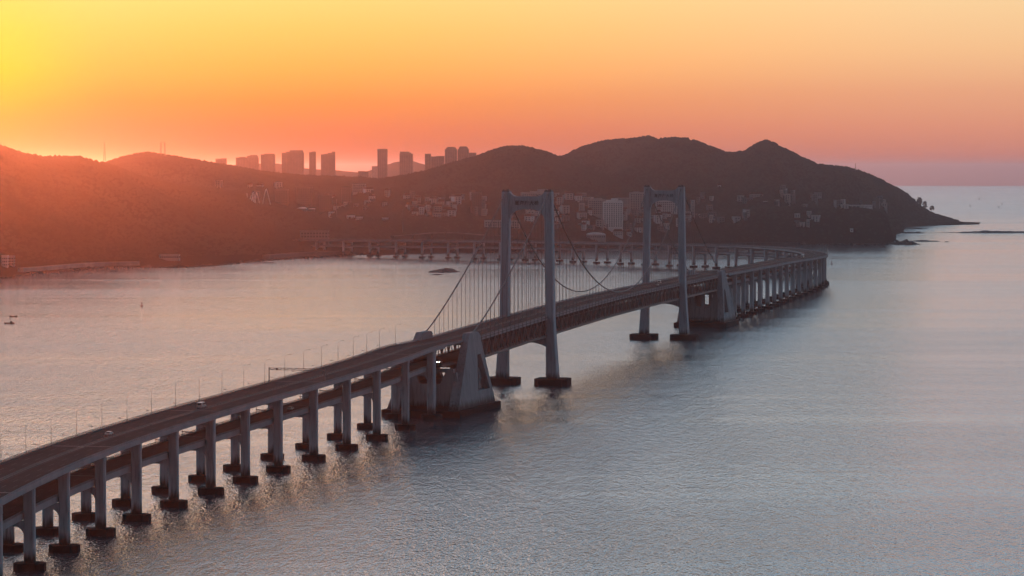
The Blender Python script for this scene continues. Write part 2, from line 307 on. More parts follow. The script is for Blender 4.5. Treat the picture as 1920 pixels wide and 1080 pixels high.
def terrain(x, D):
    Ds = shore_D(x); WX = (x-960)/F*D
    z = np.full_like(D, -1e9)
    for k, (sil, dk, fw, bw) in lay.items():
        Dk = pl(x, dk); y = pl(x, sil); zc = H-(y-HZ)*Dk/F - (3.0 if k not in 'PE' else 2.0)
        x0, x1 = sil[0][0], sil[-1][0]
        front = np.maximum(np.minimum(fw, Dk-Ds-4), 40) if k not in 'P' else np.maximum(Dk-Ds, 30)
        if k == 'D3': front = np.where(x > 1690, np.maximum(Dk-Ds, 30), front)
        t = (D-(Dk-front))/front
        prof = np.where(t < 0, 0, np.where(t < 1, np.sin(np.clip(t, 0, 1)*math.pi/2)**(1.25 if k != 'E' else .55), 1-sstep((D-Dk)/bw)*.9))
        if k == 'P': prof = np.where(t > 1, 1, prof)
        s0 = drop(D)-6 if k not in 'P' else drop(D)-1
        if k == 'P': zz = s0+(zc-s0)*np.clip(t, 0, 1)**.8 + (t < 0)*-20
        else: zz = s0+(zc-s0)*prof
        zz = np.where((x < x0) | (x > x1), -1e9, zz)
        if k == 'E': zz = np.where(t < 0, -1e9, zz)
        z = np.maximum(z, zz)
    relief = fbm(WX, D, 260, 3, 3)*26 + fbm(WX, D, 60, 2, 5)*3
    Dn = D-Ds; hf = np.clip((z-drop(D))/60, 0, 1)
    # relief is gentle at ridge lines so that the skyline keeps its shape
    ridge = np.zeros_like(D)
    for k, (sil, dk, fw, bw) in lay.items():
        if k in 'P': continue
        ridge = np.maximum(ridge, np.exp(-((D-pl(x, dk))/110)**2))
    z = z + relief*hf*(1-.85*ridge)*.8
    beach = drop(D)-4+np.clip(Dn/14, 0, 1)*6
    z = np.minimum(z, np.where(Dn < 0, drop(D)-6, beach+np.clip(Dn, 0, 1e9)*(1.4)))
    z = np.where((Dn > 6) , np.maximum(z, drop(D)+1.2), z)
    back = pl(x, lay['D3'][1])+60+np.clip((1838-x)/150, 0, 1)*500
    z = np.where((x > 1690) & (D > back), drop(D)-6, z)
    z = np.where(D > 7350, np.minimum(z, drop(D)+40), z)
    return z
def build_land():
    Dr = np.concatenate([np.arange(3050, 7100, 11.0), np.arange(7110, 7700, 60)])
    X, D = np.meshgrid(XS, Dr); Z = terrain(X, D)
    V = np.stack([(X-960)/F*D, D, Z], -1).reshape(-1, 3)
    nx, ny = len(XS), len(Dr)
    i = np.arange(nx*ny).reshape(ny, nx); q = np.stack([i[:-1, :-1], i[:-1, 1:], i[1:, 1:], i[1:, :-1]], -1).reshape(-1, 4)
    keep = (Z.reshape(-1)[q].max(1) > (drop(D).reshape(-1)[q].max(1)-5.5)); q = q[keep]
    used = np.zeros(len(V), bool); used[q] = True; mp = np.cumsum(used)-1; V = V[used]; q = mp[q]
    me = bpy.data.meshes.new('hills'); me.vertices.add(len(V)); me.vertices.foreach_set('co', V.astype(np.float32).ravel())
    me.loops.add(q.size); me.loops.foreach_set('vertex_index', q.astype(np.int32).ravel())
    me.polygons.add(len(q)); me.polygons.foreach_set('loop_start', np.arange(0, q.size, 4, dtype=np.int32)); me.polygons.foreach_set('use_smooth', np.ones(len(q), bool))
    me.materials.append(M_ground); me.update(calc_edges=True); me.validate()
    return link('hills', me, kind='structure')
build_land()
def tz(px, D):
    return float(terrain(np.array([float(px)]), np.array([float(D)]))[0])
def on_land(px, py):
    """first point of the land seen at photo position px, py"""
    D = np.arange(3300, 7000, 8.0); z = terrain(np.full_like(D, float(px)), D); yy = HZ+(H-z)*F/D
    k = np.argmax(yy <= py) if (yy <= py).any() else -1
    if k <= 0: return None
    return Vector(((px-960)/F*D[k], D[k], z[k]))
def far_hills():
    sil = [(-420, 318), (300, 320), (400, 312), (480, 306), (520, 306), (560, 313), (600, 317), (640, 319), (680, 323), (700, 317), (740, 303), (775, 301), (800, 309), (860, 318), (940, 326), (1000, 330)]
    xs = np.arange(-420, 1001, 6.0); D0 = 12500; V = []; Fc = []; rows = [(-900, 0), (-500, .55), (-200, .9), (0, 1), (300, .85), (900, .1)]
    for x in xs:
        zc = H-(float(pl(x, sil))-HZ)*D0/F + float(fbm(np.array([x*8.]), np.array([3.]), 120, 3, 2)[0])*5
        for dD, t in rows: V.append(((x-960)/F*(D0+dD), D0+dD, drop(D0)-2+(zc-drop(D0))*t))
    k = len(rows)
    for i in range(len(xs)-1):
        for j in range(k-1): Fc.append((i*k+j, (i+1)*k+j, (i+1)*k+j+1, i*k+j+1))
    link('far_hills', mesh('far_hills', V, Fc, M_ground, True), kind='structure')
far_hills()

# ------------------------------------------------------------------ bridge axis
TN = Vector((9.2, 1711.0)); TF = Vector((112.5, 2164.0)); TD = (TF-TN).normalized()
front = [(57.3, 1054.8), (118, 1021), (185.7, 990.2), (255.6, 963.5), (325.8, 937.7), (395, 913.7), (461, 892.5), (523, 873.3), (588, 852), (649.2, 832.4), (705.2, 814), (758.5, 794.8), (808, 776)]
fp = [at(x, y, 2.3).to_2d() for x, y in front]
ctr = []
for i, p in enumerate(fp):
    a = fp[max(0, i-2)]; b = fp[min(len(fp)-1, i+2)]; t = (b-a).normalized(); ctr.append(p-Vector((t.y, -t.x))*9.3)
# smooth the measured pier centres with a quadratic in arc length, heading into the straight
sx = np.cumsum([0]+[(ctr[i+1]-ctr[i]).length for i in range(len(ctr)-1)]); cx = np.polyfit(sx, [c.x for c in ctr], 3); cy = np.polyfit(sx, [c.y for c in ctr], 3)
ctr = [Vector((np.polyval(cx, s), np.polyval(cy, s))) for s in sx]
pre = []
h0 = (ctr[1]-ctr[0]).normalized(); an = math.atan2(h0.x, h0.y); p = ctr[0].copy()
for k in range(7):
    an -= R(1.6); p = p-Vector((math.sin(an), math.cos(an)))*43; pre.append(p.copy())
near_c = pre[::-1]+ctr
zprof = [(-1100, 24.8), (-800, 27.8), (-500, 31.7), (-233, 35.9), (0, 39.2), (120, 40.4), (230, 41.2), (345, 41.0), (465, 40.7), (645, 40.0)]
line = [TN+TD*s for s in (-195, -120, -40, 40, 150, 300, 465, 560, 645, 760, 860, 960)]
far_c = [Vector(v) for v in ((256, 2805), (277, 2900), (298, 2998), (317, 3094), (329, 3170), (337, 3260), (340, 3350), (335, 3470), (318, 3580), (286, 3680), (245, 3752), (201, 3812), (110, 3932), (13, 4049), (-101, 4153), (-179, 4218), (-262, 4280), (-350, 4335))]
CP = near_c+line+far_c
def catmull(P, n=14):
    o = []
    for i in range(len(P)-1):
        p0 = P[max(i-1, 0)]; p1 = P[i]; p2 = P[i+1]; p3 = P[min(i+2, len(P)-1)]
        d0 = max((p1-p0).length, 1e-3)**.5; d1 = (p2-p1).length**.5; d2 = max((p3-p2).length, 1e-3)**.5
        m1_ = (p2-p1)+((p1-p0)/d0-(p2-p0)/(d0+d1))*d1 if i > 0 else (p2-p1); m2_ = (p2-p1)+((p3-p2)/d2-(p3-p1)/(d1+d2))*d1 if i < len(P)-2 else (p2-p1)
        for k in range(n):
            t = k/n; o.append(p1*(2*t**3-3*t*t+1)+m1_*(t**3-2*t*t+t)+p2*(-2*t**3+3*t*t)+m2_*(t**3-t*t))
    o.append(P[-1]); return o
AX = catmull(CP); AXn = np.array([(v.x, v.y) for v in AX])
# light smoothing of the curve
for _ in range(30): AXn[1:-1] = AXn[1:-1]*.5+(AXn[:-2]+AXn[2:])*.25
seg = np.hypot(*np.diff(AXn, axis=0).T); AS = np.concatenate([[0], np.cumsum(seg)])
def s_of(p): return float(AS[np.argmin(np.hypot(AXn[:, 0]-p[0], AXn[:, 1]-p[1]))])
S0 = s_of(TN); AS = AS-S0          # station 0 at the near tower
SB, SE = AS[0], AS[-1]
def xy(s): return Vector((np.interp(s, AS, AXn[:, 0]), np.interp(s, AS, AXn[:, 1])))
def tan(s): return (xy(s+6)-xy(s-6)).normalized()
def s_at(v): return s_of(v)
zk = [(s, z) for s, z in zprof if s > SB-400]+[(s_at((256, 2805)), 36.5), (s_at((329, 3170)), 31.5), (s_at((335, 3470)), 29.4), (s_at((201, 3812)), 27.4), (s_at((13, 4049)), 25.0), (s_at((-179, 4218)), 22.6), (s_at((-350, 4335)), 21)]
zs = np.arange(SB-50, SE+50, 5.0); zv = np.interp(zs, [a for a, b in zk], [b for a, b in zk])
ker = np.hanning(45); ker /= ker.sum(); zv = np.convolve(np.pad(zv, 22, 'edge'), ker, 'valid')
def zd(s): return float(np.interp(s, zs, zv))
def P3(s, lat=0, dz=0):
    c = xy(s); t = tan(s); return Vector((c.x+t.y*lat, c.y-t.x*lat, zd(s)+dz))
def MX(s, z=None):   # local frame: x to the right of travel, y along travel, z up
    c = xy(s); t = tan(s); return Matrix(((t.y, t.x, 0, c.x), (-t.x, t.y, 0, c.y), (0, 0, 1, zd(s) if z is None else z), (0, 0, 0, 1)))
def sweep(mb, prof, s0, s1, step, closed=True):
    n_ = max(1, int(round((s1-s0)/step))); base = len(mb.V); k = len(prof)
    for i in range(n_+1):
        s = s0+(s1-s0)*i/n_; M = MX(s)
        for a, b in prof: mb.V.append(tuple(M @ Vector((a, 0, b))))
    m = k if closed else k-1
    for i in range(n_):
        for j in range(m):
            q = (j+1) % k; mb.F.append((base+i*k+j, base+i*k+q, base+(i+1)*k+q, base+(i+1)*k+j))
    if closed: mb.F.append(tuple(base+j for j in range(k-1, -1, -1))); mb.F.append(tuple(base+n_*k+j for j in range(k)))
def railing(mb, lat, z0, s0, s1, post=2.0, h=1.15, kerb=.45):
    """kerb, posts and two rails"""
    w = .18; sweep(mb, [(lat-.22, z0), (lat+.22, z0), (lat+.22, z0+kerb), (lat-.22, z0+kerb)], s0, s1, 14)
    for z in (z0+h-.06, z0+kerb+.3): sweep(mb, [(lat-w/2, z-.05), (lat+w/2, z-.05), (lat+w/2, z+.05), (lat-w/2, z+.05)], s0, s1, 14)
    n_ = int((s1-s0)/post)
    for i in range(n_):
        s = s0+(i+.5)*post; M = MX(s); mb.box((lat, 0, z0+kerb+(h-kerb)/2), (.2, .22, h-kerb), M=M)

LD = 10.3      # lower deck below upper deck
UPW, LOW = 12.9, 7.45
UP = [(-UPW, 0), (UPW, 0), (UPW, -1.25), (UPW-.5, -1.35), (8.2, -1.75), (7.4, -2.7), (-7.4, -2.7), (-8.2, -1.75), (-UPW+.5, -1.35), (-UPW, -1.25)]
LO0 = [(-LOW, 0), (LOW, 0), (LOW, -1.6), (6.2, -2.0), (-6.2, -2.0), (-LOW, -1.6)]
PIERM = {}
def pier(parent, s, rnd=True):
    """twin column concrete portal under both decks, standing on two pile caps"""
    ztop = zd(s)-2.7; z0 = 2.3; zl = zd(s)-LD-2.0; M = MX(s, 0)
    mb = MB()
    for sg in (-1, 1):
        w = 3.5; d = 2.6; c = sg*9.4
        oc = [(-w/2+.5, -d/2), (w/2-.5, -d/2), (w/2, -d/2+.5), (w/2, d/2-.5), (w/2-.5, d/2), (-w/2+.5, d/2), (-w/2, d/2-.5), (-w/2, -d/2+.5)]
        mb.prism([(c+a, b) for a, b in oc], z0-.2, zd(s)-4.9, M=M)
        mb.prism([(c+a*1.02, b*1.02) for a, b in oc], zd(s)-4.75, zd(s)-1.62, M=M)
        mb.prism([(c+a*.94, b*.94) for a, b in oc], zd(s)-4.9, zd(s)-4.75, M=M)
        # bracket under the upper deck
        mb.slab([(sg*11.1, zd(s)-1.25), (sg*7.4, zd(s)-2.72), (sg*7.4, zd(s)-4.4), (sg*9.4, zd(s)-3.9), (sg*11.12, zd(s)-2.6)] if sg < 0 else [(11.12, zd(s)-2.6), (9.4, zd(s)-3.9), (7.4, zd(s)-4.4), (7.4, zd(s)-2.72), (11.1, zd(s)-1.25)], 2.2, M=M)
    # lower cross beam with rounded corners
    pts = [(-7.8, zl-.02), (7.8, zl-.02)]
    r = 3.0; zb = zl-1.7
    for k in range(7):
        a = math.pi/2*k/6; pts.append((7.8-r+r*math.cos(a), zb-r+r*math.sin(a)))
    for k in range(7):
        a = math.pi/2+math.pi/2*k/6; pts.append((-7.8+r+r*math.cos(a), zb-r+r*math.sin(a)))
    mb.slab(pts, 2.3, M=M)
    # upper cross beam under the box
    mb.box((0, 0, zd(s)-2.72-.7), (14.8, 2.1, 1.4), M=M)
    p = mb.build('pier', M_conc, parent)
    if 'cap' not in PIERM:
        cb = MB(); oc = [(-4.9, -1.6), (-2.9, -3.6), (2.9, -3.6), (4.9, -1.6), (4.9, 1.6), (2.9, 3.6), (-2.9, 3.6), (-4.9, 1.6)]
        cb.prism(oc, -3, 2.3); PIERM['cap'] = cb.mesh('pile_cap', M_concd)
    for sg in (-1, 1): link('pile_cap', PIERM['cap'], p, M @ Matrix.Translation((sg*9.4, 0, drop(xy(s).y))))
    return p
def joint_lines(parent, ss, lat0, lat1, z, w=.45):
    for s in ss:
        mb = MB(); mb.box(((lat0+lat1)/2, 0, z), (lat1-lat0, w, .05), M=MX(s)); mb.build('expansion_joint', M_steell, parent)
def dashes(mb, lat, s0, s1, z, ln=6, gap=9, w=.18):
    s = s0
    while s+ln < s1:
        a = MX(s); b = MX(s+ln); mb.V += [tuple(a @ Vector((lat-w/2, 0, z))), tuple(a @ Vector((lat+w/2, 0, z))), tuple(b @ Vector((lat+w/2, 0, z))), tuple(b @ Vector((lat-w/2, 0, z)))]
        n = len(mb.V); mb.F.append((n-4, n-3, n-2, n-1)); s += ln+gap
def viaduct(name, label, s0, s1, piers, joints):
    root = empty(name, xy(s0).to_3d(), label=label, cat='viaduct'); inv = Matrix.Translation(-xy(s0).to_3d()); 
    class Par: pass
    holder = root
    def put(mb, nm, m_, **k):
        o = mb.build(nm, m_, holder, **k); o.matrix_parent_inverse = inv; return o
    for nm, pr in (('upper_deck', UP), ('lower_deck', [(a, b-LD) for a, b in LO0])):
        mb = MB(); sweep(mb, pr, s0, s1, 12); put(mb, nm, M_fascia)
    for nm, hw, z, mm in (('upper_roadway', UPW-.6, .012, M_asph), ('lower_roadway', LOW-.5, -LD+.012, M_asph_glowtint)):
        mb = MB(); sweep(mb, [(-hw, z), (hw, z)], s0, s1, 12, closed=False); put(mb, nm, mm)
    mb = MB()
    for z, hw, lanes in ((.03, UPW-.6, (-8.2, -4.6, 4.6, 8.2)), (-LD+.03, LOW-.5, (-3.6, 0, 3.6))):
        for la in lanes: dashes(mb, la, s0, s1, z)
        for la in (-hw+.7, hw-.7)+((-.9, .9) if hw > 10 else ()): sweep(mb, [(la-.1, z), (la+.1, z)], s0, s1, 12, closed=False)
    put(mb, 'lane_marking', M_line, kind='stuff')
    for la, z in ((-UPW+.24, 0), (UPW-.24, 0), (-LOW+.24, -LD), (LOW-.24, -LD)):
        mb = MB(); railing(mb, la, z, s0, s1); put(mb, 'railing', M_fascia if la > 0 else M_steel)  # far side railings take the darker tone, near side the pale one
    mb = MB(); railing(mb, 0, .02, s0, s1, post=4, h=.8, kerb=.15); put(mb, 'median_barrier', M_steel)
    for s in piers:
        p = pier(holder, s); p.matrix_parent_inverse = inv
    for s in joints:
        for (a, b, z) in ((-UPW+.7, UPW-.7, .05), (-LOW+.6, LOW-.6, -LD+.05)):
            mb = MB(); mb.box(((a+b)/2, 0, z), (b-a, .42, .05), M=MX(s)); put(mb, 'expansion_joint', M_steell)
    return root
SA0, SA1 = -232, 697                     # the approach viaducts meet the suspension bridge here
near_s = [s_at(c) for c in near_c]; near_s = [s for s in near_s if s > SB+8]+[-244]
near_s = sorted(near_s)
viaduct('approach_viaduct', 'grey double deck approach viaduct on twin columns curving in from the lower left', SB, SA0, near_s, [near_s[i]+14 for i in range(2, len(near_s)-1, 3)])
fs = []; s = s_at((196, 2449)); s = 752
while s < SE-10: fs.append(s); s += 50
LD = 8.4
viaduct('curved_viaduct', 'long curved double deck viaduct sweeping back from the far anchorage to the shore', SA1, SE, fs, fs[1::3])
LD = 10.3

# ------------------------------------------------------------------ suspension bridge
SBR = empty('suspension_bridge', TN.to_3d(), label='grey double deck suspension bridge with two portal towers and a steel truss deck', cat='bridge')
SI = Matrix.Translation(-TN.to_3d())
def sput(mb_or_me, nm, m_=None, smooth=False, mw=None, **k):
    me = mb_or_me.mesh(nm, m_, smooth) if isinstance(mb_or_me, MB) else mb_or_me
    o = link(nm, me, SBR, None, **k); o.matrix_parent_inverse = SI
    if mw is not None: o.matrix_basis = mw
    return o
HW = 12.0; TB = -11.6                      # half width of the truss, bottom chord below deck
s0, s1 = SA0, SA1
mb = MB(); sweep(mb, [(-HW-.6, 0), (HW+.6, 0), (HW+.6, -.55), (-HW-.6, -.55)], s0, s1, 10); sput(mb, 'upper_deck', M_steel)
mb = MB(); sweep(mb, [(-HW+.6, -LD), (HW-.6, -LD), (HW-.6, -LD-.6), (-HW+.6, -LD-.6)], s0, s1, 10); sput(mb, 'lower_deck', M_steel)
mb = MB(); sweep(mb, [(-HW+.3, .012), (HW-.3, .012)], s0, s1, 10, closed=False); sput(mb, 'upper_roadway', M_asph)
mb = MB(); sweep(mb, [(-HW+1.6, -LD+.012), (HW-1.6, -LD+.012)], s0, s1, 10, closed=False); sput(mb, 'lower_roadway', M_asph)
mb = MB()
for la in (-8.2, -4.6, 4.6, 8.2): dashes(mb, la, s0, s1, .03)
for la in (-11.2, -.9, .9, 11.2): sweep(mb, [(la-.1, .03), (la+.1, .03)], s0, s1, 10, closed=False)
sput(mb, 'lane_marking', M_line, kind='stuff')
for la in (-HW-.3, HW+.3):
    mb = MB(); railing(mb, la, 0, s0, s1); sput(mb, 'railing', M_fascia)
for la in (-HW+1.4, HW-1.4):
    mb = MB(); railing(mb, la, -LD, s0, s1); sput(mb, 'railing', M_steel)
mb = MB(); railing(mb, 0, .02, s0, s1, post=4, h=.8, kerb=.15); sput(mb, 'median_barrier', M_steel)
a0, a1 = -176, 641                         # truss between the two anchorages
a0, a1 = -180, 645
for sg in (-1, 1):
    for zc, hh in ((-1.15, .9), (TB+.45, .9), (-LD-.2, .5)):
        mb = MB(); sweep(mb, [(sg*HW-.4, zc-hh/2), (sg*HW+.4, zc-hh/2), (sg*HW+.4, zc+hh/2), (sg*HW-.4, zc+hh/2)], a0, a1, 10); sput(mb, 'truss_chord', M_steel)
# truss diagonals of the near side one by one (shared mesh), the far side joined
PAN = 7.5; npan = int(round((a1-a0)/PAN)); PAN = (a1-a0)/npan
zt, zb = -1.5, TB+.8
ub = MB(); ub.box((0, 0, 0), (.52, .6, 1)); dgm = ub.mesh('truss_diagonal', M_truss)
ub = MB(); ub.box((0, 0, 0), (.42, .45, 1)); vtm = ub.mesh('truss_vertical', M_steel)
def member(a, b):
    t = (b-a); Lh = t.length; z = t.normalized(); x = Vector((TD.y, -TD.x, 0)); y = z.cross(x).normalized(); x = y.cross(z)
    M = Matrix((x, y, z)).transposed().to_4x4(); M.translation = (a+b)/2; return M @ Matrix.Diagonal((1, 1, Lh, 1))
farm = MB()
for i in range(npan):
    sA = a0+i*PAN; sB_ = sA+PAN; up = i % 2 == 0
    for sg in (-1, 1):
        a = P3(sA, sg*HW, zt if up else zb); b = P3(sB_, sg*HW, zb if up else zt)
        c = P3(sA, sg*HW, zb); d = P3(sA, sg*HW, zt)
        if sg > 0:
            sput(dgm, 'truss_diagonal', mw=member(a, b)); sput(vtm, 'truss_vertical', mw=member(c, d))
        else:
            farm.bar(a, b, .52, .6); farm.bar(c, d, .42, .45)
    # floor beams of both decks
for i in range(npan+1):
    s = a0+i*PAN
    for z, h in ((-2.1, 3.0), (-LD-.95, .7), (TB+.45, .5)):
        farm.bar(P3(s, -HW+.4, z), P3(s, HW-.4, z), .4, h)
sput(farm, 'truss_framing', M_steel, kind='stuff')
# fascia panels hung from the deck edge, with gaps
pm = MB(); pm.box((0, 0, 0), (.12, 6.6, 1.0)); pme = pm.mesh('fascia_panel', M_fascia)
for i in range(int((a1-a0)/10)):
    s = a0+5+i*10; sput(pme, 'fascia_panel', mw=MX(s) @ Matrix.Translation((HW+.75, 0, -.95)))
# towers
def tower(sc):
    M = MX(sc, 0); t_ = MB()
    prof = [(3.0, 15.1, 6.7, 9.0), (16, 14.6, 5.9, 8.0), (26, 14.2, 5.3, 7.4), (38, 13.75, 4.8, 7.0), (70, 13.25, 4.7, 6.7), (98, 12.85, 4.6, 6.4), (112, 12.6, 4.6, 6.3)]
    legs = []
    for sg in (-1, 1):
        mb = MB(); n = 0; ch = .45
        for z, off, w, d in prof:
            for a, b in ((-w/2+ch, -d/2), (w/2-ch, -d/2), (w/2, -d/2+ch), (w/2, d/2-ch), (w/2-ch, d/2), (-w/2+ch, d/2), (-w/2, d/2-ch), (-w/2, -d/2+ch)):
                mb.V.append(tuple(M @ Vector((sg*off+a, b, z))))
        for k in range(len(prof)-1):
            for i in range(8): j = (i+1) % 8; mb.F.append((k*8+i, k*8+j, k*8+8+j, k*8+8+i))
        mb.F.append(tuple(range(7, -1, -1))); mb.F.append(tuple((len(prof)-1)*8+i for i in range(8)))
        lg = sput(mb, 'tower_leg', M_tower)
        # saddle housing on top
        sb = MB(); sb.box((sg*12.6, 0, 112.4), (4.0, 5.6, .9), M=M); sb.box((sg*12.6+.8, .6, 113.15), (1.3, 2.2, .6), M=M); sb.box((sg*12.6-1.2, -1.5, 113.1), (.7, .8, .5), M=M)
        sb.box((sg*12.6, -1, 113.0), (3.6, .08, .08), M=M)
        sput(sb, 'cable_saddle', M_steel)
        cb = MB(); w, d = (10.2, 9.5)
        oc = [(-w, -d+3), (-w+3, -d), (w-3, -d), (w, -d+3), (w, d-3), (w-3, d), (-w+3, d), (-w, d-3)]
        cb.prism([(sg*15.1+a*.96, b*.96) for a, b in oc], -3, 3.3, M=M)
        cap = sput(cb, 'pile_cap', M_concd)
    # upper portal beam: hollow curved top, arched soffit
    hw = 10.6; pts = []
    for k in range(13):
        x = -hw+2*hw*k/12; q = abs(x)/hw; pts.append((x, 109.3+2.6*max(0, (q-.62)/.38)**2))
    for k in range(17):
        x = hw-2*hw*k/16; q = abs(x)/hw; pts.append((x, 101.9-6.2*(1-math.sqrt(max(0, 1-q**2.7)))))
    mb = MB(); mb.slab(pts[::-1], 4.6, M=M)
    beam = sput(mb, 'portal_beam', M_tower)
    # recessed border lines on the face
    for sgn in (1,):
        fr = MB(); fr.box((0, -2.34, 107.9), (19.0, .10, .22), M=M); fr.box((0, -2.34, 103.4), (17.0, .10, .22), M=M); o = link('beam_moulding', fr.mesh('beam_moulding', M_tower), beam)
    zl = zd(sc)+TB
    pts = [(-11.6, zl-.15), (11.6, zl-.15)]
    for k in range(17):
        x = 11.6-23.2*k/16; q = abs(x)/11.6; pts.append((x, zl-3.2-2.6*q**2.2))
    mb = MB(); mb.slab(pts, 5.0, M=M); sput(mb, 'lower_beam', M_concd if False else M_tower)
    # lettering
    cu = bpy.data.curves.new('bridge_name', 'FONT'); cu.body = '\u661f\u6d77\u6e7e\u5927\u6865'; cu.size = 2.75; cu.space_character = 1.12; cu.extrude = .12; cu.align_x = 'CENTER'; cu.offset = .05
    to = bpy.data.objects.new('tmp', cu); S.collection.objects.link(to)
    dg = bpy.context.evaluated_depsgraph_get(); dg.update(); me = bpy.data.meshes.new_from_object(to.evaluated_get(dg)); bpy.data.objects.remove(to)
    me.materials.clear(); me.materials.append(M_sign); me.name = 'name_lettering'
    o = link('name_lettering', me, beam); o.matrix_local = M @ Matrix.Translation((0, -2.44, 104.55)) @ Matrix.Rotation(math.pi/2, 4, 'X')
tower(0.0); SFT = s_at(TF); SFT = (TF-TN).length; tower(SFT)
# main cables
ZT = 112.2
def cable_z(s):
    if s < 0: t = -s/190; e = zd(-190)+3.0; return ZT+(e-ZT)*t - 6.0*4*t*(1-t)*.8
    if s > SFT: t = (s-SFT)/190; e = zd(SFT+190)+3.0; return ZT+(e-ZT)*t - 6.0*4*t*(1-t)*.8
    t = s/SFT; m_ = zd(SFT/2)+3.4; return m_+(ZT-m_)*(2*t-1)**2
hg = MB(); hg.tube((0, 0, -.5), (0, 0, .5), .12, k=6); hgm = hg.mesh('hanger', M_cable, True)
bd = MB(); bd.tube((0, -.8, 0), (0, .8, 0), .62, k=8); bdm = bd.mesh('cable_band', M_cable)
for sg in (-1, 1):
    pts = [P3(s, sg*12.75, 0) for s in np.arange(-190, SFT+190.1, 5)]; ss = np.arange(-190, SFT+190.1, 5)
    mb = MB()
    P = [Vector((p.x, p.y, cable_z(s))) for p, s in zip(pts, ss)]; k = 8
    for i, p in enumerate(P):
        t = (P[min(i+1, len(P)-1)]-P[max(i-1, 0)]).normalized(); r = Vector((t.y, -t.x, 0)).normalized(); q = r.cross(t)
        for j in range(k): an = 2*math.pi*j/k; mb.V.append(tuple(p+r*(.36*math.cos(an))+q*(.36*math.sin(an))))
    for i in range(len(P)-1):
        for j in range(k): m_ = (j+1) % k; mb.F.append((i*k+j, i*k+m_, i*k+k+m_, i*k+k+j))
    sput(mb, 'main_cable', M_cable, True)
    s = -170.
    while s < SFT+171:
        if min(abs(s), abs(s-SFT)) > 5:
            p = P3(s, sg*12.75, -.6); z1 = cable_z(s)
            if z1-p.z > 3:
                sput(hgm, 'hanger', mw=Matrix.Translation((p.x, p.y, (p.z+z1)/2)) @ Matrix.Diagonal((1, 1, z1-p.z, 1)))
                if z1-p.z > 8:
                    ds = math.atan2(cable_z(s+1)-cable_z(s-1), 2)
                    sput(bdm, 'cable_band', mw=MX(s, z1) @ Matrix.Translation((sg*12.75, 0, 0)) @ Matrix.Rotation(ds, 4, 'X') @ Matrix.Diagonal((.8, .8, .8, 1)))
        s += 10
# anchorages
def anchorage(sc, sgn):
    """sgn=+1: the main span lies ahead (near one); -1: mirrored"""
    M = MX(sc, 0); A = MB(); top = zd(sc)+4.2
    def yy(v): return v*sgn
    for sg in (-1, 1):
        ob, ot, th = 19.0, 14.6, 5.4       # outer face at base and top
        # battered A-shaped wall with a triangular opening: built of three limbs
        def pt(y, z, inner=False):
            f = (z-4)/(top-4); lat = ob+(ot-ob)*f; return M @ Vector((sg*(lat-(th-(1.8*f)) if inner else sg*0+lat), yy(y), z)) if inner else M @ Vector((sg*lat, yy(y), z))
        def limb(q):
            P = [pt(*c) for c in q]+[pt(*c, True) for c in q]; n = len(q)
            b = len(A.V); A.V += [tuple(p_) for p_ in P]
            A.F.append(tuple(b+i for i in range(n))); A.F.append(tuple(b+n+i for i in range(n-1, -1, -1)))
            for i in range(n): j = (i+1) % n; A.F.append((b+j, b+i, b+n+i, b+n+j))
        zt_ = top; B0, B1, T0, T1 = -34, 31, 0, 17
        hb, ht = 10.5, 29.0
        # outline minus triangle (8,hb)-(24,hb)-(10.5,ht)
        limb([(B0, 3), (3, 3), (3, hb), (9, ht), (T0+.0, zt_), (-2.2, zt_-2.2)])
        limb([(9, ht), (14.5, ht), (T1, zt_-1.2), (T1-2.5, zt_), (T0, zt_)])
        limb([(3, 3), (B1, 3), (28, hb), (3, hb)])
        limb([(28, hb), (B1, 3), (B1-.01, 3.01), (T1, zt_-1.2), (14.5, ht), (24, hb)])
    # recess back wall behind the opening
        limb_in = [M @ Vector((sg*(ob-4.2-(ob-ot)*((z-4)/(top-4))), yy(y), z)) for y, z in ((2, 9), (30, 9), (14, 30.5), (8.6, 30.5))]
        b = len(A.V); A.V += [tuple(p_) for p_ in limb_in]; A.F.append((b, b+1, b+2, b+3))
    # cross walls between the two A walls, with an opening below the lower deck
    zs_ = zd(sc)-LD-2.8
    for y, w in ((-20, 3.0), (18, 4.0)):
        A.box((0, yy(y), (4+15.5)/2), (29, w, 11.5), M=M)
        A.box((0, yy(y), zs_-.9), (25, w, 1.8), M=M)
        for sg in (-1, 1):
            A.hull8([M @ Vector(v) for v in ((sg*5.5, yy(y)-w/2, 15.5), (sg*15, yy(y)-w/2, 15.5), (sg*15, yy(y)+w/2, 15.5), (sg*5.5, yy(y)+w/2, 15.5), (sg*8.2, yy(y)-w/2, zs_-1.8), (sg*14, yy(y)-w/2, zs_-1.8), (sg*14, yy(y)+w/2, zs_-1.8), (sg*8.2, yy(y)+w/2, zs_-1.8))])
        A.box((0, yy(y), (15.5+zs_-1.8)/2), (2.6, w*.9, zs_-1.8-15.5), M=M)
    A.box((0, yy(0), 9.8), (28, 38, 11.6), M=M)
    o = sput(A, 'anchorage', M_anch)
    pb = MB(); pb.prism([(-21, yy(-37)), (21, yy(-37)), (21, yy(34.5)), (-21, yy(34.5))][::int(sgn)], -3, 3.05, M=M)
    link('anchorage_base', pb.mesh('anchorage_base', M_concd), o)
anchorage(-199, 1); anchorage(SFT+199, -1)

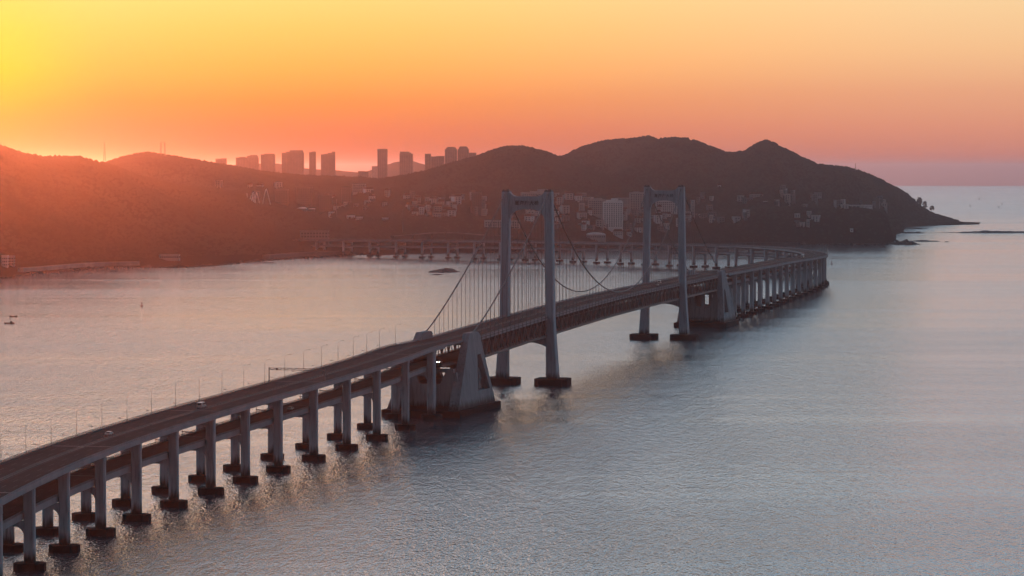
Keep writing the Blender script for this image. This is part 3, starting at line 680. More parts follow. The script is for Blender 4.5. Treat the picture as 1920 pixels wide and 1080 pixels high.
# ------------------------------------------------------------------ street lamps and gantry
lm = MB(); lm.tube((0, 0, 0), (0, 0, 9.2), .10, .06, k=6)
pole_me = lm.mesh('pole', M_lamp, True)
lm = MB(); lm.tube((0, 0, 9.1), (.5, 0, 10.1), .05, k=6); lm.tube((.5, 0, 10.1), (2.2, 0, 10.5), .04, k=6); arm_me = lm.mesh('arm', M_lamp, True)
lm = MB(); lm.box((0, 0, 0), (.8, .28, .12)); lm.box((.08, 0, -.1), (.6, .24, .05)); head_me = lm.mesh('lamp_head', M_lamp)
def lamp(s, lat, dz, flip, i, label, scale=1.0, group=''):
    p = P3(s, lat, dz); t = tan(s); rz = math.atan2(-t.x, t.y)+(math.pi if flip else 0)
    o = empty('street_lamp', p, rz, label=label, cat='street lamp', group=group); o.scale = (scale,)*3
    link('pole', pole_me, o); link('arm', arm_me, o); h = link('lamp_head', head_me, o); h.location = (2.6, 0, 10.55); h.rotation_euler = (0, -.18, 0)
    return o
i = 0; s = SB+12
while s < SA0+10:
    lamp(s, -UPW+.3, .3, False, i, 'tall grey street lamp on the far railing of the approach deck, arm over the road', 1.0, 'tall lamps along the approach viaduct'); s += 28; i += 1
s = SB+26
while s < SA0-10:
    lamp(s, -LOW-5.6, -LD-2.2, True, i, 'shorter grey lamp showing its outward arm behind the approach deck railing', 1.30, 'low lamps behind the approach viaduct')
    s += 31
s = -190
while s < SFT+190:
    if min(abs(s), abs(s-SFT)) > 8: lamp(s, -HW+.1, .2, False, i, 'slim street lamp among the hangers on the far side of the suspended deck', .6, 'lamps along the suspended deck')
    s += 31
s = SA1+20
while s < s_at((201, 3812)):
    lamp(s, UPW-.3, .3, True, i, 'small distant street lamp on the outer railing of the curved viaduct', .9, 'lamps along the curved viaduct'); s += 40
# brackets carrying the low lamps from the lower deck edge
vi = [o for o in C.objects if o.name == 'approach_viaduct'][0]; s = SB+26
while s < SA0-10:
    br = MB(); br.bar(P3(s, -LOW, -LD-.2), P3(s, -LOW-5.9, -LD+.2), .35, .4); s += 31
    o = br.build('lamp_bracket', M_lamp, vi); o.matrix_parent_inverse = Matrix.Translation(-vi.location)
def sign_gantry(px, label):
    # station whose far deck edge shows at px
    ss = np.arange(SB+20, SA0-5, 2.0); best = min(ss, key=lambda s: abs((P3(s, -UPW+.3).x*F/P3(s, -UPW+.3).y+960)-px))
    g = empty('sign_gantry', xy(best).to_3d(), label=label, cat='sign gantry'); inv = Matrix.Translation(-g.location); M = MX(best)
    for sg in (-1, 1):
        mb = MB(); mb.box((sg*(UPW-.3), 0, 3.5), (.35, .35, 6.6), M=M); o = mb.build('post', M_lamp, g); o.matrix_parent_inverse = inv
    mb = MB(); a = UPW-.2
    for z in (5.75, 6.55):
        mb.box((0, -.35, z), (2*a, .16, .16), M=M); mb.box((0, .35, z), (2*a, .16, .16), M=M)
    n = 16
    for k in range(n):
        x0 = -a+2*a*k/n; x1 = -a+2*a*(k+1)/n; z0_, z1_ = (5.75, 6.55) if k % 2 else (6.55, 5.75)
        for y in (-.35, .35): mb.bar(M @ Vector((x0, y, z0_)), M @ Vector((x1, y, z1_)), .1)
    o = mb.build('lattice_beam', M_lamp, g); o.matrix_parent_inverse = inv
    mb = MB(); mb.box((-UPW+4.0, -.55, 6.1), (.9, .2, .85), M=M); o = mb.build('sign_box', M_sign, g); o.matrix_parent_inverse = inv
sign_gantry(503, 'dark lattice gantry spanning the approach deck between the street lamps')

# ------------------------------------------------------------------ vehicles
def loft(mb, secs):
    n = len(mb.V); k = len(secs[0])
    for s_ in secs: mb.V += [tuple(v) for v in s_]
    for i in range(len(secs)-1):
        for j in range(k): q = (j+1) % k; mb.F.append((n+i*k+j, n+i*k+q, n+(i+1)*k+q, n+(i+1)*k+j))
    mb.F.append(tuple(n+j for j in range(k-1, -1, -1))); mb.F.append(tuple(n+(len(secs)-1)*k+j for j in range(k)))
VM = {}
def vehicle_meshes(kind):
    if kind in VM: return VM[kind]
    L_, W_, Hh = {'car': (4.5, 1.85, 1.5), 'van': (5.6, 2.1, 2.4), 'bus': (10.5, 2.5, 3.1)}[kind]
    mb = MB(); w = W_/2
    def sec(y, zt_, wt): return [(-w, y, .35), (w, y, .35), (w, y, .85), (wt, y, zt_), (-wt, y, zt_), (-w, y, .85)]
    if kind == 'car': secs = [sec(-L_/2, .86, w*.9), sec(-L_/2+.1, .95, w*.9), sec(-1.35, 1.0, w*.9), sec(-.75, 1.48, w*.75), sec(.9, 1.5, w*.75), sec(1.7, 1.05, w*.88), sec(L_/2, .9, w*.88)]
    elif kind == 'van': secs = [sec(-L_/2, 2.3, w*.9), sec(L_/2-1.5, 2.4, w*.9), sec(L_/2-.7, 1.3, w*.9), sec(L_/2, 1.05, w*.9)]
    else: secs = [sec(-L_/2, 3.0, w*.95), sec(L_/2-.3, 3.1, w*.95), sec(L_/2, 2.7, w*.93)]
    loft(mb, secs); body = mb.mesh('body', M_carw)
    mb = MB()
    if kind == 'car': mb.box((0, -1.0, 1.24), (1.35, .5, .32)); mb.box((0, 1.28, 1.22), (1.35, .55, .3)); mb.box((0, .1, 1.24), (1.72, 1.7, .3))
    elif kind == 'van': mb.box((0, L_/2-1.05, 1.75), (1.75, .55, .6)); mb.box((0, -L_/2, 1.7), (1.5, .06, .6)); mb.box((0, .2, 1.75), (2.12, 3.0, .5))
    else: mb.box((0, L_/2-.1, 2.0), (2.2, .3, 1.1)); mb.box((0, -.4, 2.1), (2.56, 8.8, .8)); mb.box((0, -L_/2, 2.2), (2.0, .06, .7))
    gl = mb.mesh('window', M_glass)
    mb = MB(); mb.tube((-.12, 0, 0), (.12, 0, 0), .35 if kind != 'bus' else .48, k=12); wh = mb.mesh('wheel', M_tyre)
    mb = MB(); mb.box((0, 0, 0), (.3, .08, .18)); hl = mb.mesh('headlight', M_headl); tl = mb.mesh('tail_light', M_buoy)
    VM[kind] = (body, gl, wh, hl, tl, L_, W_); return VM[kind]
def vehicle(kind, s, lat, dz, toward, label, lit=False):
    body, gl, wh, hl, tl, L_, W_ = vehicle_meshes(kind); p = P3(s, lat, dz+.03); t = tan(s); rz = math.atan2(-t.x, t.y)+(math.pi if toward else 0)
    o = empty('parked_car' if False else {'car': 'car', 'van': 'van', 'bus': 'coach'}[kind], p, rz, label=label, cat=kind if kind != 'bus' else 'bus')
    link('body', body, o); link('window', gl, o)
    for a in (-1, 1):
        for b in (-1, 1):
            w_ = link('wheel', wh, o); w_.location = (a*(W_/2-.1), b*L_*.31, .36)
        if lit: h = link('headlight', hl, o); h.location = (a*(W_/2-.3), L_/2+.03, .75)
        h = link('tail_light', tl, o); h.location = (a*(W_/2-.25), -L_/2-.03, .8)
def s_px(px, lat, lo=None, hi=None):
    ss = np.arange(lo or SB+10, hi or SFT+250, 1.0)
    return float(min(ss, key=lambda s: abs((P3(s, lat).x*F/P3(s, lat).y+960)-px)))
vehicle('van', s_px(376, -2.9, hi=-250), -2.9, 0, False, 'white van driving away on the upper deck, nearer the anchorage than the small white car')
vehicle('car', s_px(202, -3.2, hi=-250), -3.2, 0, False, 'small white car on the upper deck nearest the lower left corner of the view')
vehicle('car', s_px(544, 1.6, hi=-250), 1.6, -LD, True, 'pale car on the lower deck glimpsed between columns below the upper roadway')
vehicle('car', s_px(1233, 3.0, lo=200), 3.0, 0, True, 'white car on the upper deck just before the farther tower')
vehicle('van', s_px(1237, -3.0, lo=200), -3.0, 0, False, 'white van on the upper deck beside the white car near the farther tower')
vehicle('car', s_px(1429, 4, lo=SFT, hi=1100), 4, -LD, True, 'car with bright headlights on the lower deck beyond the far anchorage', lit=True)
vehicle('car', s_px(824, 4, hi=-200), 4, -LD, True, 'car with headlights on the lower deck just in front of the near anchorage', lit=True)
vehicle('bus', s_px(1505, -3, lo=SFT, hi=1400), -3, 0, False, 'white coach on the upper deck of the curved viaduct')

# ------------------------------------------------------------------ forest
def ico():
    t = (1+5**.5)/2; v = np.array([(-1, t, 0), (1, t, 0), (-1, -t, 0), (1, -t, 0), (0, -1, t), (0, 1, t), (0, -1, -t), (0, 1, -t), (t, 0, -1), (t, 0, 1), (-t, 0, -1), (-t, 0, 1)])/math.hypot(1, t)
    f = np.array([(0, 11, 5), (0, 5, 1), (0, 1, 7), (0, 7, 10), (0, 10, 11), (1, 5, 9), (5, 11, 4), (11, 10, 2), (10, 7, 6), (7, 1, 8), (3, 9, 4), (3, 4, 2), (3, 2, 6), (3, 6, 8), (3, 8, 9), (4, 9, 5), (2, 4, 11), (6, 2, 10), (8, 6, 7), (9, 8, 1)]); return v, f
def tri_mesh(name, V, T, m_):
    me = bpy.data.meshes.new(name); me.vertices.add(len(V)); me.vertices.foreach_set('co', V.astype(np.float32).ravel())
    me.loops.add(T.size); me.loops.foreach_set('vertex_index', T.astype(np.int32).ravel()); me.polygons.add(len(T)); me.polygons.foreach_set('loop_start', np.arange(0, T.size, 3, dtype=np.int32))
    me.materials.append(m_); me.update(calc_edges=True); return me
def build_forest(n=190000):
    x = rng.uniform(-300, 1850, n); D = rng.uniform(3450, 7050, n)
    z = terrain(x, D); z2 = terrain(x, D+15); WX = (x-960)/F*D
    hgt = z-drop(D); dens = fbm(WX, D, 90, 3, 11)+.5
    town = (x > 660) & (x < 1320) & (D < 4990) & (D > 4350)
    keep = (hgt > 5) & (rng.random(n) < np.where(town, .28, .35+dens*1.1)) & (z2 > z-14)
    yv = HZ+(H-z)*F/D; keep &= yv < 520
    x, D, z, WX = x[keep], D[keep], z[keep], WX[keep]; m = len(x)
    v = np.array([(1, 0, 0), (0, 1, 0), (-1, 0, 0), (0, -1, 0), (0, 0, 1), (0, 0, -.8)], float); f = np.array([(0, 1, 4), (1, 2, 4), (2, 3, 4), (3, 0, 4), (1, 0, 5), (2, 1, 5), (3, 2, 5), (0, 3, 5)]); r = rng.uniform(2.0, 4.0, m); hz_ = r*rng.uniform(.6, .95, m)
    V = v[None]*(1+rng.uniform(-.3, .3, (m, 6, 1))); V = V*np.stack([r, r, hz_], -1)[:, None]
    V += np.stack([WX, D, z+hz_*.45], -1)[:, None]
    T = f[None]+np.arange(m)[:, None, None]*6
    fm_ = tri_mesh('forest', V.reshape(-1, 3), T.reshape(-1, 3), M_forest); fm_.polygons.foreach_set('use_smooth', np.ones(len(fm_.polygons), bool)); link('forest', fm_, label='dark woodland covering the hills behind the bay', cat='forest', kind='stuff')
build_forest()
def single_tree(px, ybase, ytop, D, label, wide=.5, low=.3):
    b = atD(px, ybase, D); t = atD(px, ytop, D); hgt = t.z-b.z
    root = empty('tree', b, label=label, cat='tree')
    mb = MB(); mb.tube((0, 0, -1), (0, 0, hgt*.75), hgt*.035, hgt*.015, k=6)
    for a in range(5):
        an = a*2.4; mb.tube((0, 0, hgt*(.35+.08*a)), (math.cos(an)*hgt*.2, math.sin(an)*hgt*.2, hgt*(.55+.08*a)), hgt*.012, hgt*.005, k=5)
    mb.build('trunk', M_trunk, root)
    v, f = ico(); Vs = []; Ts = []; n = 60
    for k in range(n):
        zz = rng.uniform(low, 1); rad = wide*hgt*.5*math.sqrt(max(.05, 1-((zz-.6)/.45)**2)); an = rng.uniform(0, 6.28); rr = rad*math.sqrt(rng.random())
        c = np.array([math.cos(an)*rr, math.sin(an)*rr, zz*hgt]); Vs.append(v*(hgt*rng.uniform(.05, .11))*(1+rng.uniform(-.3, .3, (12, 1)))+c); Ts.append(f+k*12)
    link('crown', tri_mesh('crown', np.concatenate(Vs), np.concatenate(Ts), M_forest), root)
single_tree(1747, 397, 386, 6830, 'lone round tree standing clear on the headland slope', .8)
single_tree(1724, 388, 371, 6780, 'narrow upright tree on the steep edge of the far headland, left of the other', .6, .05)
single_tree(1734, 392, 378, 6800, 'narrow tree between its taller neighbour and the lone round tree on the headland', .65, .05)

# ------------------------------------------------------------------ buildings
def building(name, label, px0, px1, ytop, D, base_z=None, ybase=None, wall=M_greyb, depth=None, steps=(), floors=None, cols=None, group=None, roof='flat', rz=0, cat='building', wins='stuff', inset=.18):
    if ybase is not None and base_z is None:
        q_ = [v.y for v in (on_land(px0+1, ybase), on_land((px0+px1)/2, ybase), on_land(px1-1, ybase)) if v is not None]
        if q_ and abs(min(q_)-D) < 700: D = min(q_)
    a = atD(px0, ytop, D); b = atD(px1, ytop, D); w = b.x-a.x; cxm = (a.x+b.x)/2; zt_ = a.z
    pxm = (px0+px1)/2
    if ybase is not None: zb_ = atD(pxm, ybase, D).z
    else: zb_ = min(tz(px0, D), tz(px1, D)) if base_z is None else base_z
    depth = depth or w*.6; hgt = max(zt_-zb_, 3); zf = min(zb_, tz(pxm, D))-6
    root = empty(name, (cxm, D+depth/2, zb_), rz, label=label, cat=cat, group=group)
    mb = MB(); mb.box((0, 0, (hgt+zf-zb_)/2), (w, depth, hgt-(zf-zb_)))
    dzs = D/6400 if D > 5800 else 1.0
    for x0, x1, dz in steps:      # extra blocks on the roof, fractions of the width, height in metres
        mb.box(((x0+x1)/2*w-w/2, 0, hgt+dz*dzs/2), ((x1-x0)*w, depth*(.9-.01*dz), dz*dzs))
    mb.build('wall', wall, root)
    if roof == 'flat':
        pb = MB(); t = .35
        for (cx_, cy_, dx_, dy_) in ((0, -depth/2+t/2, w+.3, t), (0, depth/2-t/2, w+.3, t), (-w/2+t/2, 0, t, depth-2*t), (w/2-t/2, 0, t, depth-2*t)): pb.box((cx_, cy_, hgt+.5), (dx_, dy_, 1.0))
        pb.build('parapet', wall, root)
    elif roof == 'gable':
        rb = MB(); rb.slab([(-w/2-.5, hgt), (w/2+.5, hgt), (w/2-w*.12, hgt+min(4, depth*.35)), (-w/2+w*.12, hgt+min(4, depth*.35))], depth+1); rb.build('roof', M_tile, root)
    elif roof == 'vault':
        rb = MB(); pts = [(w/2*math.cos(math.pi*k/10), hgt+w*.10*math.sin(math.pi*k/10)) for k in range(11)]; rb.slab(pts, depth+.6); rb.build('roof', M_roofl, root)
    floors = floors or max(1, int(hgt/3.4)); cols = cols or max(2, int(w/4.5))
    fh = hgt/(floors+.4); cw = w/(cols+.6); ww, wh_ = cw*.52, fh*.5
    if wins == 'each':
        m1_ = MB(); m1_.box((0, 0, 0), (ww, .3, wh_)); wm = m1_.mesh('window', M_glass)
        for i_ in range(floors):
            for j in range(cols): o = link('window', wm, root); o.location = (-w/2+cw*(.8+j), -depth/2-.05, fh*(i_+.6))
    else:
        m1_ = MB()
        for i_ in range(floors):
            for j in range(cols):
                m1_.box((-w/2+cw*(.8+j), -depth/2-.05, fh*(i_+.6)), (ww, .3, wh_))
                if j % 2 == 0: m1_.box((w/2+.05, -depth/2+(j+.8)*depth/(cols+.6), fh*(i_+.6)), (.3, depth/(cols+.6)*.5, wh_))
        m1_.build('windows', M_glass, root, kind='stuff')
    # floor bands
    if floors >= 5:
        fb = MB()
        for i_ in range(1, floors+1): fb.box((0, -depth/2-.16, fh*(i_+.1)), (w+.1, .3, .35))
        fb.build('floor_bands', wall, root, kind='stuff')
    return root
T = 8600
building('tower_block', 'leftmost low stepped tower block on the skyline, half hidden behind the hill', 404, 424, 298, T, wall=M_greyb, steps=((.5, 1, 1.6),), depth=22)
building('tower_block', 'stepped pair of slabs on the skyline with the taller step on its right', 442, 484, 296, T, wall=M_greyb, steps=((.15, .42, 2), (.5, .98, 4.5), (.62, .95, 6.5)), depth=22)
building('tower_block', 'squarish skyline tower left of the widest tower', 489, 515, 290, T, wall=M_brown, steps=((.25, .95, 2.2),), depth=24)
building('tower_block', 'widest tower on the left skyline with stepped shoulders', 528, 569, 287, T-100, wall=M_brown, steps=((.0, .15, .1), (.2, .98, 3), (.36, .96, 6.2)), depth=28)
building('tower_block', 'thinnest skyline tower between the widest and the slanting one', 579.5, 592, 286, T, wall=M_brown, steps=((.4, 1, 2.2),), depth=16)
building('tower_block', 'skyline tower with its roof stepping up towards the right', 601.5, 628, 290, T, wall=M_brown, steps=((.25, 1, 2), (.5, 1, 4), (.78, 1, 6.6)), depth=22)
building('tower_block', 'tall isolated flat topped tower in the middle of the skyline', 707.5, 726, 280, T-700, wall=M_greyb, steps=((.05, .95, 1.2),), depth=22)
building('tower_block', 'middle skyline tower with chamfered right shoulder, right of the isolated one', 749, 774, 289, T-700, wall=M_greyb, steps=((.02, .88, 3), (.04, .74, 5.5)), depth=22)
building('tower_block', 'small pale tower just left of the isolated flat topped tower', 697, 708, 312, 9300, wall=M_cream, depth=16)
building('tower_block', 'low dark block on the skyline between the distant hills', 671, 691, 322, 7800, wall=M_greyb, steps=((.0, .6, 1.5), (.75, .95, 1)), depth=20)
building('tower_block', 'narrow slab at the left end of the hilltop cluster', 796.5, 808, 289, 7400, wall=M_greyb, depth=18)
building('tower_block', 'low wing behind the narrow slab of the hilltop cluster', 808, 833, 294, 7450, wall=M_greyb, steps=((.4, 1, 1.8),), depth=20)
building('tower_block', 'hilltop apartment tower with stepped crown, left of the twin', 834, 857, 281, 7400, wall=M_greyb, steps=((.05, .98, 2.5), (.12, .9, 5), (.22, .8, 6.4)), depth=22)
building('tower_block', 'hilltop apartment tower with stepped crown, right of the twin', 858, 879, 281, 7420, wall=M_greyb, steps=((.05, .98, 2.5), (.12, .9, 6), (.2, .8, 7.6)), depth=22)
building('tower_block', 'lowest block at the right end of the hilltop cluster', 879, 893, 287, 7440, wall=M_greyb, depth=22)
# town at the foot of the hill
building('hotel', 'white twelve storey hotel with a regular grid of dark windows above the shore', 1131, 1168, 379, 4800, ybase=426, wall=M_hotel, floors=12, cols=8, wins='each', steps=((.15, .42, 3.5), (.42, .75, 6), (.78, .95, 3)), depth=16)
building('apartment_block', 'pale block with a wide overhanging roof left of the white hotel', 1103, 1134, 375, 4900, ybase=402, wall=M_cream, floors=7, cols=7, steps=((.12, .85, 2.4),), depth=16)
building('apartment_block', 'long low white slab behind the right shoulder of the hotel', 1158, 1182, 372, 4980, ybase=392, wall=M_cream, floors=5, cols=6, depth=14)
building('apartment_block', 'cream tower block just left of the farther bridge tower', 1181, 1214, 362, 4990, ybase=396, wall=M_cream, floors=10, cols=7, steps=((.2, .55, 2.2),), depth=18)
building('apartment_block', 'broad pale building framed under the portal beam of the farther tower', 1230, 1270, 377, 4950, ybase=399, wall=M_white, floors=6, cols=10, roof='vault', depth=18)
building('apartment_block', 'thin pale slab just right of the farther bridge tower', 1296, 1303, 376, 4980, ybase=409, wall=M_cream, floors=11, cols=2, depth=14)
building('apartment_block', 'low white building just right of the farther tower base leg, above the shore road', 1268, 1277, 410, 4850, ybase=425, wall=M_white, floors=4, cols=3, depth=10)
building('office_building', 'three storey white building with dark windows left of the nearer bridge tower', 908, 975, 414, 4760, ybase=429, wall=M_cream, floors=3, cols=14, depth=14)
building('resort', 'terraced pale resort high on the slope behind the nearer portal beam', 976, 1027, 362, 5060, ybase=372, wall=M_cream, floors=3, cols=14, steps=((.35, 1, 3), (.62, 1, 6.5)), depth=16)
building('apartment_block', 'brownish tower block fading into the slope left of the nearer bridge tower', 884, 903, 362, 4960, ybase=405, wall=M_brown, floors=14, cols=5, depth=16)
building('apartment_block', 'brown slab with pale bands far left of the town', 640, 658, 352, 5000, ybase=385, wall=M_brown, floors=9, cols=5, depth=16)
building('apartment_block', 'pale squarish block at the foot of the skyline gap', 661, 685, 346, 5150, ybase=361, wall=M_cream, floors=5, cols=6, depth=16)
building('apartment_block', 'brown tower block under the slanting skyline tower', 556, 585, 352, 5050, ybase=385, wall=M_brown, floors=9, cols=8, depth=18)
building('apartment_block', 'dull block with rows of windows beside the white amusement structures', 515, 540, 356, 5050, ybase=382, wall=M_brown, floors=7, cols=7, depth=18)
building('apartment_block', 'brown block between the white roofed hall and the bright flat roof', 598, 622, 366, 4950, ybase=395, wall=M_brown, floors=8, cols=6, depth=16)
building('hall', 'low hall with a long bright white curved roof left of the town', 556, 574, 391, 4750, ybase=396, wall=M_greyb, floors=1, cols=6, roof='vault', depth=24, cat='hall')
building('hall', 'second bright curved roof hall right beside the longer one', 577, 590, 392, 4750, ybase=397, wall=M_greyb, floors=1, cols=5, roof='vault', depth=24, cat='hall')
building('warehouse', 'small shed with the brightest flat white roof, left of a slender mast', 616, 629, 398.5, 4700, ybase=402, wall=M_roofl, floors=1, cols=4, depth=16, cat='warehouse')
building('warehouse', 'long flat roofed white shed right of the slender mast', 650, 665, 405, 4680, ybase=409, wall=M_roofl, floors=1, cols=5, depth=14, cat='warehouse')
building('warehouse', 'thinner pale shed next to the long flat roofed white shed', 667, 680, 408, 4680, ybase=411, wall=M_white, floors=1, cols=5, depth=12, cat='warehouse')
building('warehouse', 'short pale shed alone in the dark woods left of the viaduct end', 716, 728, 409, 4680, ybase=413, wall=M_white, floors=1, cols=4, depth=12, cat='warehouse')
building('pavilion', 'wide grey waterfront building with overhanging flat roof left of the viaduct end', 562, 616, 433, 4520, ybase=447, wall=M_greyb, floors=2, cols=9, depth=18, cat='pavilion')
building('house', 'little bright roofed house above the middle of the bay', 764, 773, 388, 4900, ybase=392, wall=M_roofl, floors=1, cols=3, depth=9, cat='house')
building('pavilion', 'low oval pale pavilion on the shore between the two bridge towers', 1100, 1136, 440, 4720, ybase=447, wall=M_cream, floors=1, cols=10, roof='vault', depth=20, cat='pavilion')
building('villa', 'white villa with arched front at the foot of the hotel', 1150, 1168, 434, 4740, ybase=442, wall=M_white, floors=2, cols=5, roof='gable', depth=12, cat='house')
building('villa', 'smaller white villa right of the arched one at the hotel foot', 1175, 1185, 435, 4740, ybase=441, wall=M_white, floors=2, cols=3, roof='gable', depth=10, cat='house')
building('shore_house', 'cluster house with pale walls at the far left shore', 3, 14, 480, 3700, ybase=500, wall=M_white, floors=3, cols=3, depth=10, cat='house')
building('shore_house', 'stepped pale house beside the first one at the far left shore', 15, 26, 481, 3720, ybase=498, wall=M_cream, floors=3, cols=3, depth=10, cat='house')
building('boathouse', 'long low pale building on the left shore beyond the stony beach', 298, 336, 478, 4050, ybase=485, wall=M_cream, floors=1, cols=10, depth=12, cat='boathouse')
building('house', 'small white house alone on the slope right of the farther tower', 1346, 1352, 347, 5150, ybase=352, wall=M_white, floors=1, cols=2, depth=9, roof='gable', cat='house')
building('house', 'wide pale house group crowning the spur below the pointed peak', 1406, 1431, 364, 5080, ybase=371, wall=M_cream, floors=2, cols=8, depth=12, roof='gable', cat='house')
building('house', 'low bright roofed house just below the spur house group', 1431, 1440, 378, 5020, ybase=382, wall=M_white, floors=1, cols=3, depth=9, cat='house')
building('terrace', 'long white terrace wall on the plateau of the near headland', 1590, 1636, 385, 4990, ybase=388, wall=M_white, floors=1, cols=12, depth=6, cat='terrace')
gp = on_land(1597, 446)
building('gatehouse', 'tiny pale gatehouse low on the near headland shore', 1594, 1600, HZ+(H-gp.z-5)*F/gp.y, gp.y, base_z=gp.z, wall=M_white, floors=1, cols=1, depth=6, cat='gatehouse')
# low houses scattered through the town
def scatter_houses():
    zones = [(760, 905, 372, 412, 46, 'on the slope left of the nearer tower'), (985, 1100, 372, 430, 40, 'between the nearer tower and the white hotel'), (1085, 1215, 395, 436, 26, 'around the foot of the white hotel'), (1215, 1290, 398, 436, 14, 'seen between the legs of the farther tower'), (1300, 1400, 372, 432, 18, 'right of the farther tower'), (1450, 1530, 362, 432, 22, 'below the pointed peak'), (1560, 1670, 372, 392, 8, 'beside the white headland terrace'), (400, 560, 350, 395, 5, 'beside the white amusement struts'), (600, 760, 350, 400, 14, 'under the isolated skyline tower')]
    k = 0
    kinds = [('town_house', M_white, 'gable', 'small white gabled house'), ('town_house', M_cream, 'flat', 'low flat roofed cream house'), ('town_house', M_greyb, 'flat', 'low grey walk up block'), ('town_house', M_cream, 'gable', 'small cream house with tiled roof')]
    for x0, x1, y0, y1, n, where in zones:
        for _ in range(n):
            x = random.uniform(x0, x1); y = random.uniform(y0, y1); p = on_land(x, y)
            if p is None: continue
            w = random.uniform(5, 15); h = random.choice((3.4, 6.5, 6.5, 9.8, 9.8, 13)); px1_ = x+w*F/p.y
            q = kinds[k % 4] if x < 1300 else kinds[1+k % 2]; k += 1
            ytop = HZ+(H-(p.z+h))*F/p.y
            building(q[0], q[3]+' '+where, x, px1_, ytop, p.y, base_z=p.z, wall=q[1], roof=q[2], depth=random.uniform(8, 13), floors=max(1, int(h/3.2)), rz=random.uniform(-.5, .5), group='small houses in the hillside town', cat='house')
scatter_houses()
def mast(px, y0, y1, D, label, lattice=True):
    b = atD(px, y0, D); t = atD(px, y1, D); h = t.z-b.z
    r = empty('mast', (b.x, b.y, b.z-3), label=label, cat='mast'); mb = MB(); h += 3; w = h*.05
    if lattice:
        cs = [(-w, -w), (w, -w), (w, w), (-w, w)]
        for a, b2 in cs: mb.bar((a, b2, 0), (a*.25, b2*.25, h*.9), .35)
        for k in range(7):
            f0 = 1-.75*k/7; f1 = 1-.75*(k+1)/7
            for q in range(4):
                p, n_ = cs[q], cs[(q+1) % 4]; mb.bar((p[0]*f0, p[1]*f0, h*.9*k/7), (n_[0]*f1, n_[1]*f1, h*.9*(k+1)/7), .22)
        mb.build('lattice', M_lamp, r); tb = MB(); tb.tube((0, 0, h*.9), (0, 0, h), .25, .12, 6); tb.box((0, 0, h*.93), (1.8, 1.8, .5)); tb.build('antenna', M_lamp, r)
    else:
        mb.tube((0, 0, 0), (0, 0, h), .5, .25, 8); mb.build('pole', M_steell, r); tb = MB(); tb.tube((0, 0, h-.8), (0, 0, h), 1.2, .8, 10); tb.build('lamp_crown', M_steell, r)
mast(196, 299, 265, 5500, 'lattice mast on the low saddle of the left skyline')
mast(302, 288, 265, 5500, 'left one of the two thin masts on the left hill')
mast(309, 290, 265, 5520, 'right one of the two thin masts on the left hill')
mast(1604, 317, 306, 5800, 'small mast with a round head on the right hill shoulder')
mast(631, 402, 374, 4700, 'slender pale pole right of the brightest white shed', False)
mast(755, 432, 393, 4650, 'slender pale pole over the dark woods behind the viaduct end', False)
mast(1649, 388, 371, 4990, 'pale pole at the right end of the headland terrace', False)
mast(285, 495, 482, 4030, 'short pale pole on the left shore', False)
# white leaning frames of the amusement ground
def frames():
    def leg(px0, y0, px1, y1, nm, par, inv, D=4900):
        mb = MB(); mb.tube(atD(px0, y0, D), atD(px1, y1, D), .75, .55, 8); o = mb.build(nm, M_roofl, par); o.matrix_parent_inverse = inv
    g = empty('leaning_frame', atD(480, 386, 4900), label='white slanting amusement frame of several crossed struts', cat='amusement ride'); inv = Matrix.Translation(-g.location)
    for a in ((465, 385, 463, 362), (465, 385, 471, 366), (470, 385, 475, 360), (476, 385, 481, 360), (476, 385, 473, 362), (487, 384, 482, 362), (480, 384, 476, 364)): leg(*a, 'strut', g, inv)
    g = empty('a_frame_support', atD(500, 386, 4900), label='white A shaped support right of the crossed amusement struts', cat='amusement ride'); inv = Matrix.Translation(-g.location)
    for a in ((492, 384, 498, 355), (507, 384, 500, 355), (498, 357, 500, 354)): leg(*a, 'strut', g, inv)
frames()
# quay wall, beach wall and shore road
def wall_strip(name, label, pts, z_h, th, m_, cat):
    P = [at(x, y, 0) for x, y in pts]; P = [Vector((p.x, p.y, drop(p.y))) for p in P]
    mb = MB()
    for i in range(len(P)-1):
        a, b = P[i], P[i+1]; n = Vector((-(b-a).y, (b-a).x, 0)).normalized()*th
        mb.hull8([a+Vector((0, 0, -3)), b+Vector((0, 0, -3)), b+n+Vector((0, 0, -3)), a+n+Vector((0, 0, -3)), a+Vector((0, 0, z_h)), b+Vector((0, 0, z_h)), b+n+Vector((0, 0, z_h)), a+n+Vector((0, 0, z_h))])
    return mb.build(name, m_, label=label, cat=cat)
wall_strip('sea_wall', 'pale stone sea wall running along the left shore below the woods', [(44, 511), (87, 508), (130, 504), (160, 501.5), (200, 499.5), (262, 498)], 6.5, 8, M_sand, 'sea wall')
wall_strip('quay_wall', 'low grey quay wall on the shore left of the viaduct end', [(505, 486), (560, 481.5), (622, 479), (660, 477.5)], 7, 10, M_brown, 'quay')
wall_strip('quay_wall', 'dark revetment along the shore behind the viaduct piers', [(700, 476), (830, 472.5), (940, 471.5), (1060, 469.5), (1118, 467)], 7, 8, M_concd, 'quay')
wall_strip('revetment', 'grey rock revetment of the shore behind the farther bridge tower', [(1180, 462.5), (1300, 459), (1400, 457.5), (1500, 457.2)], 4, 8, M_rock, 'revetment')
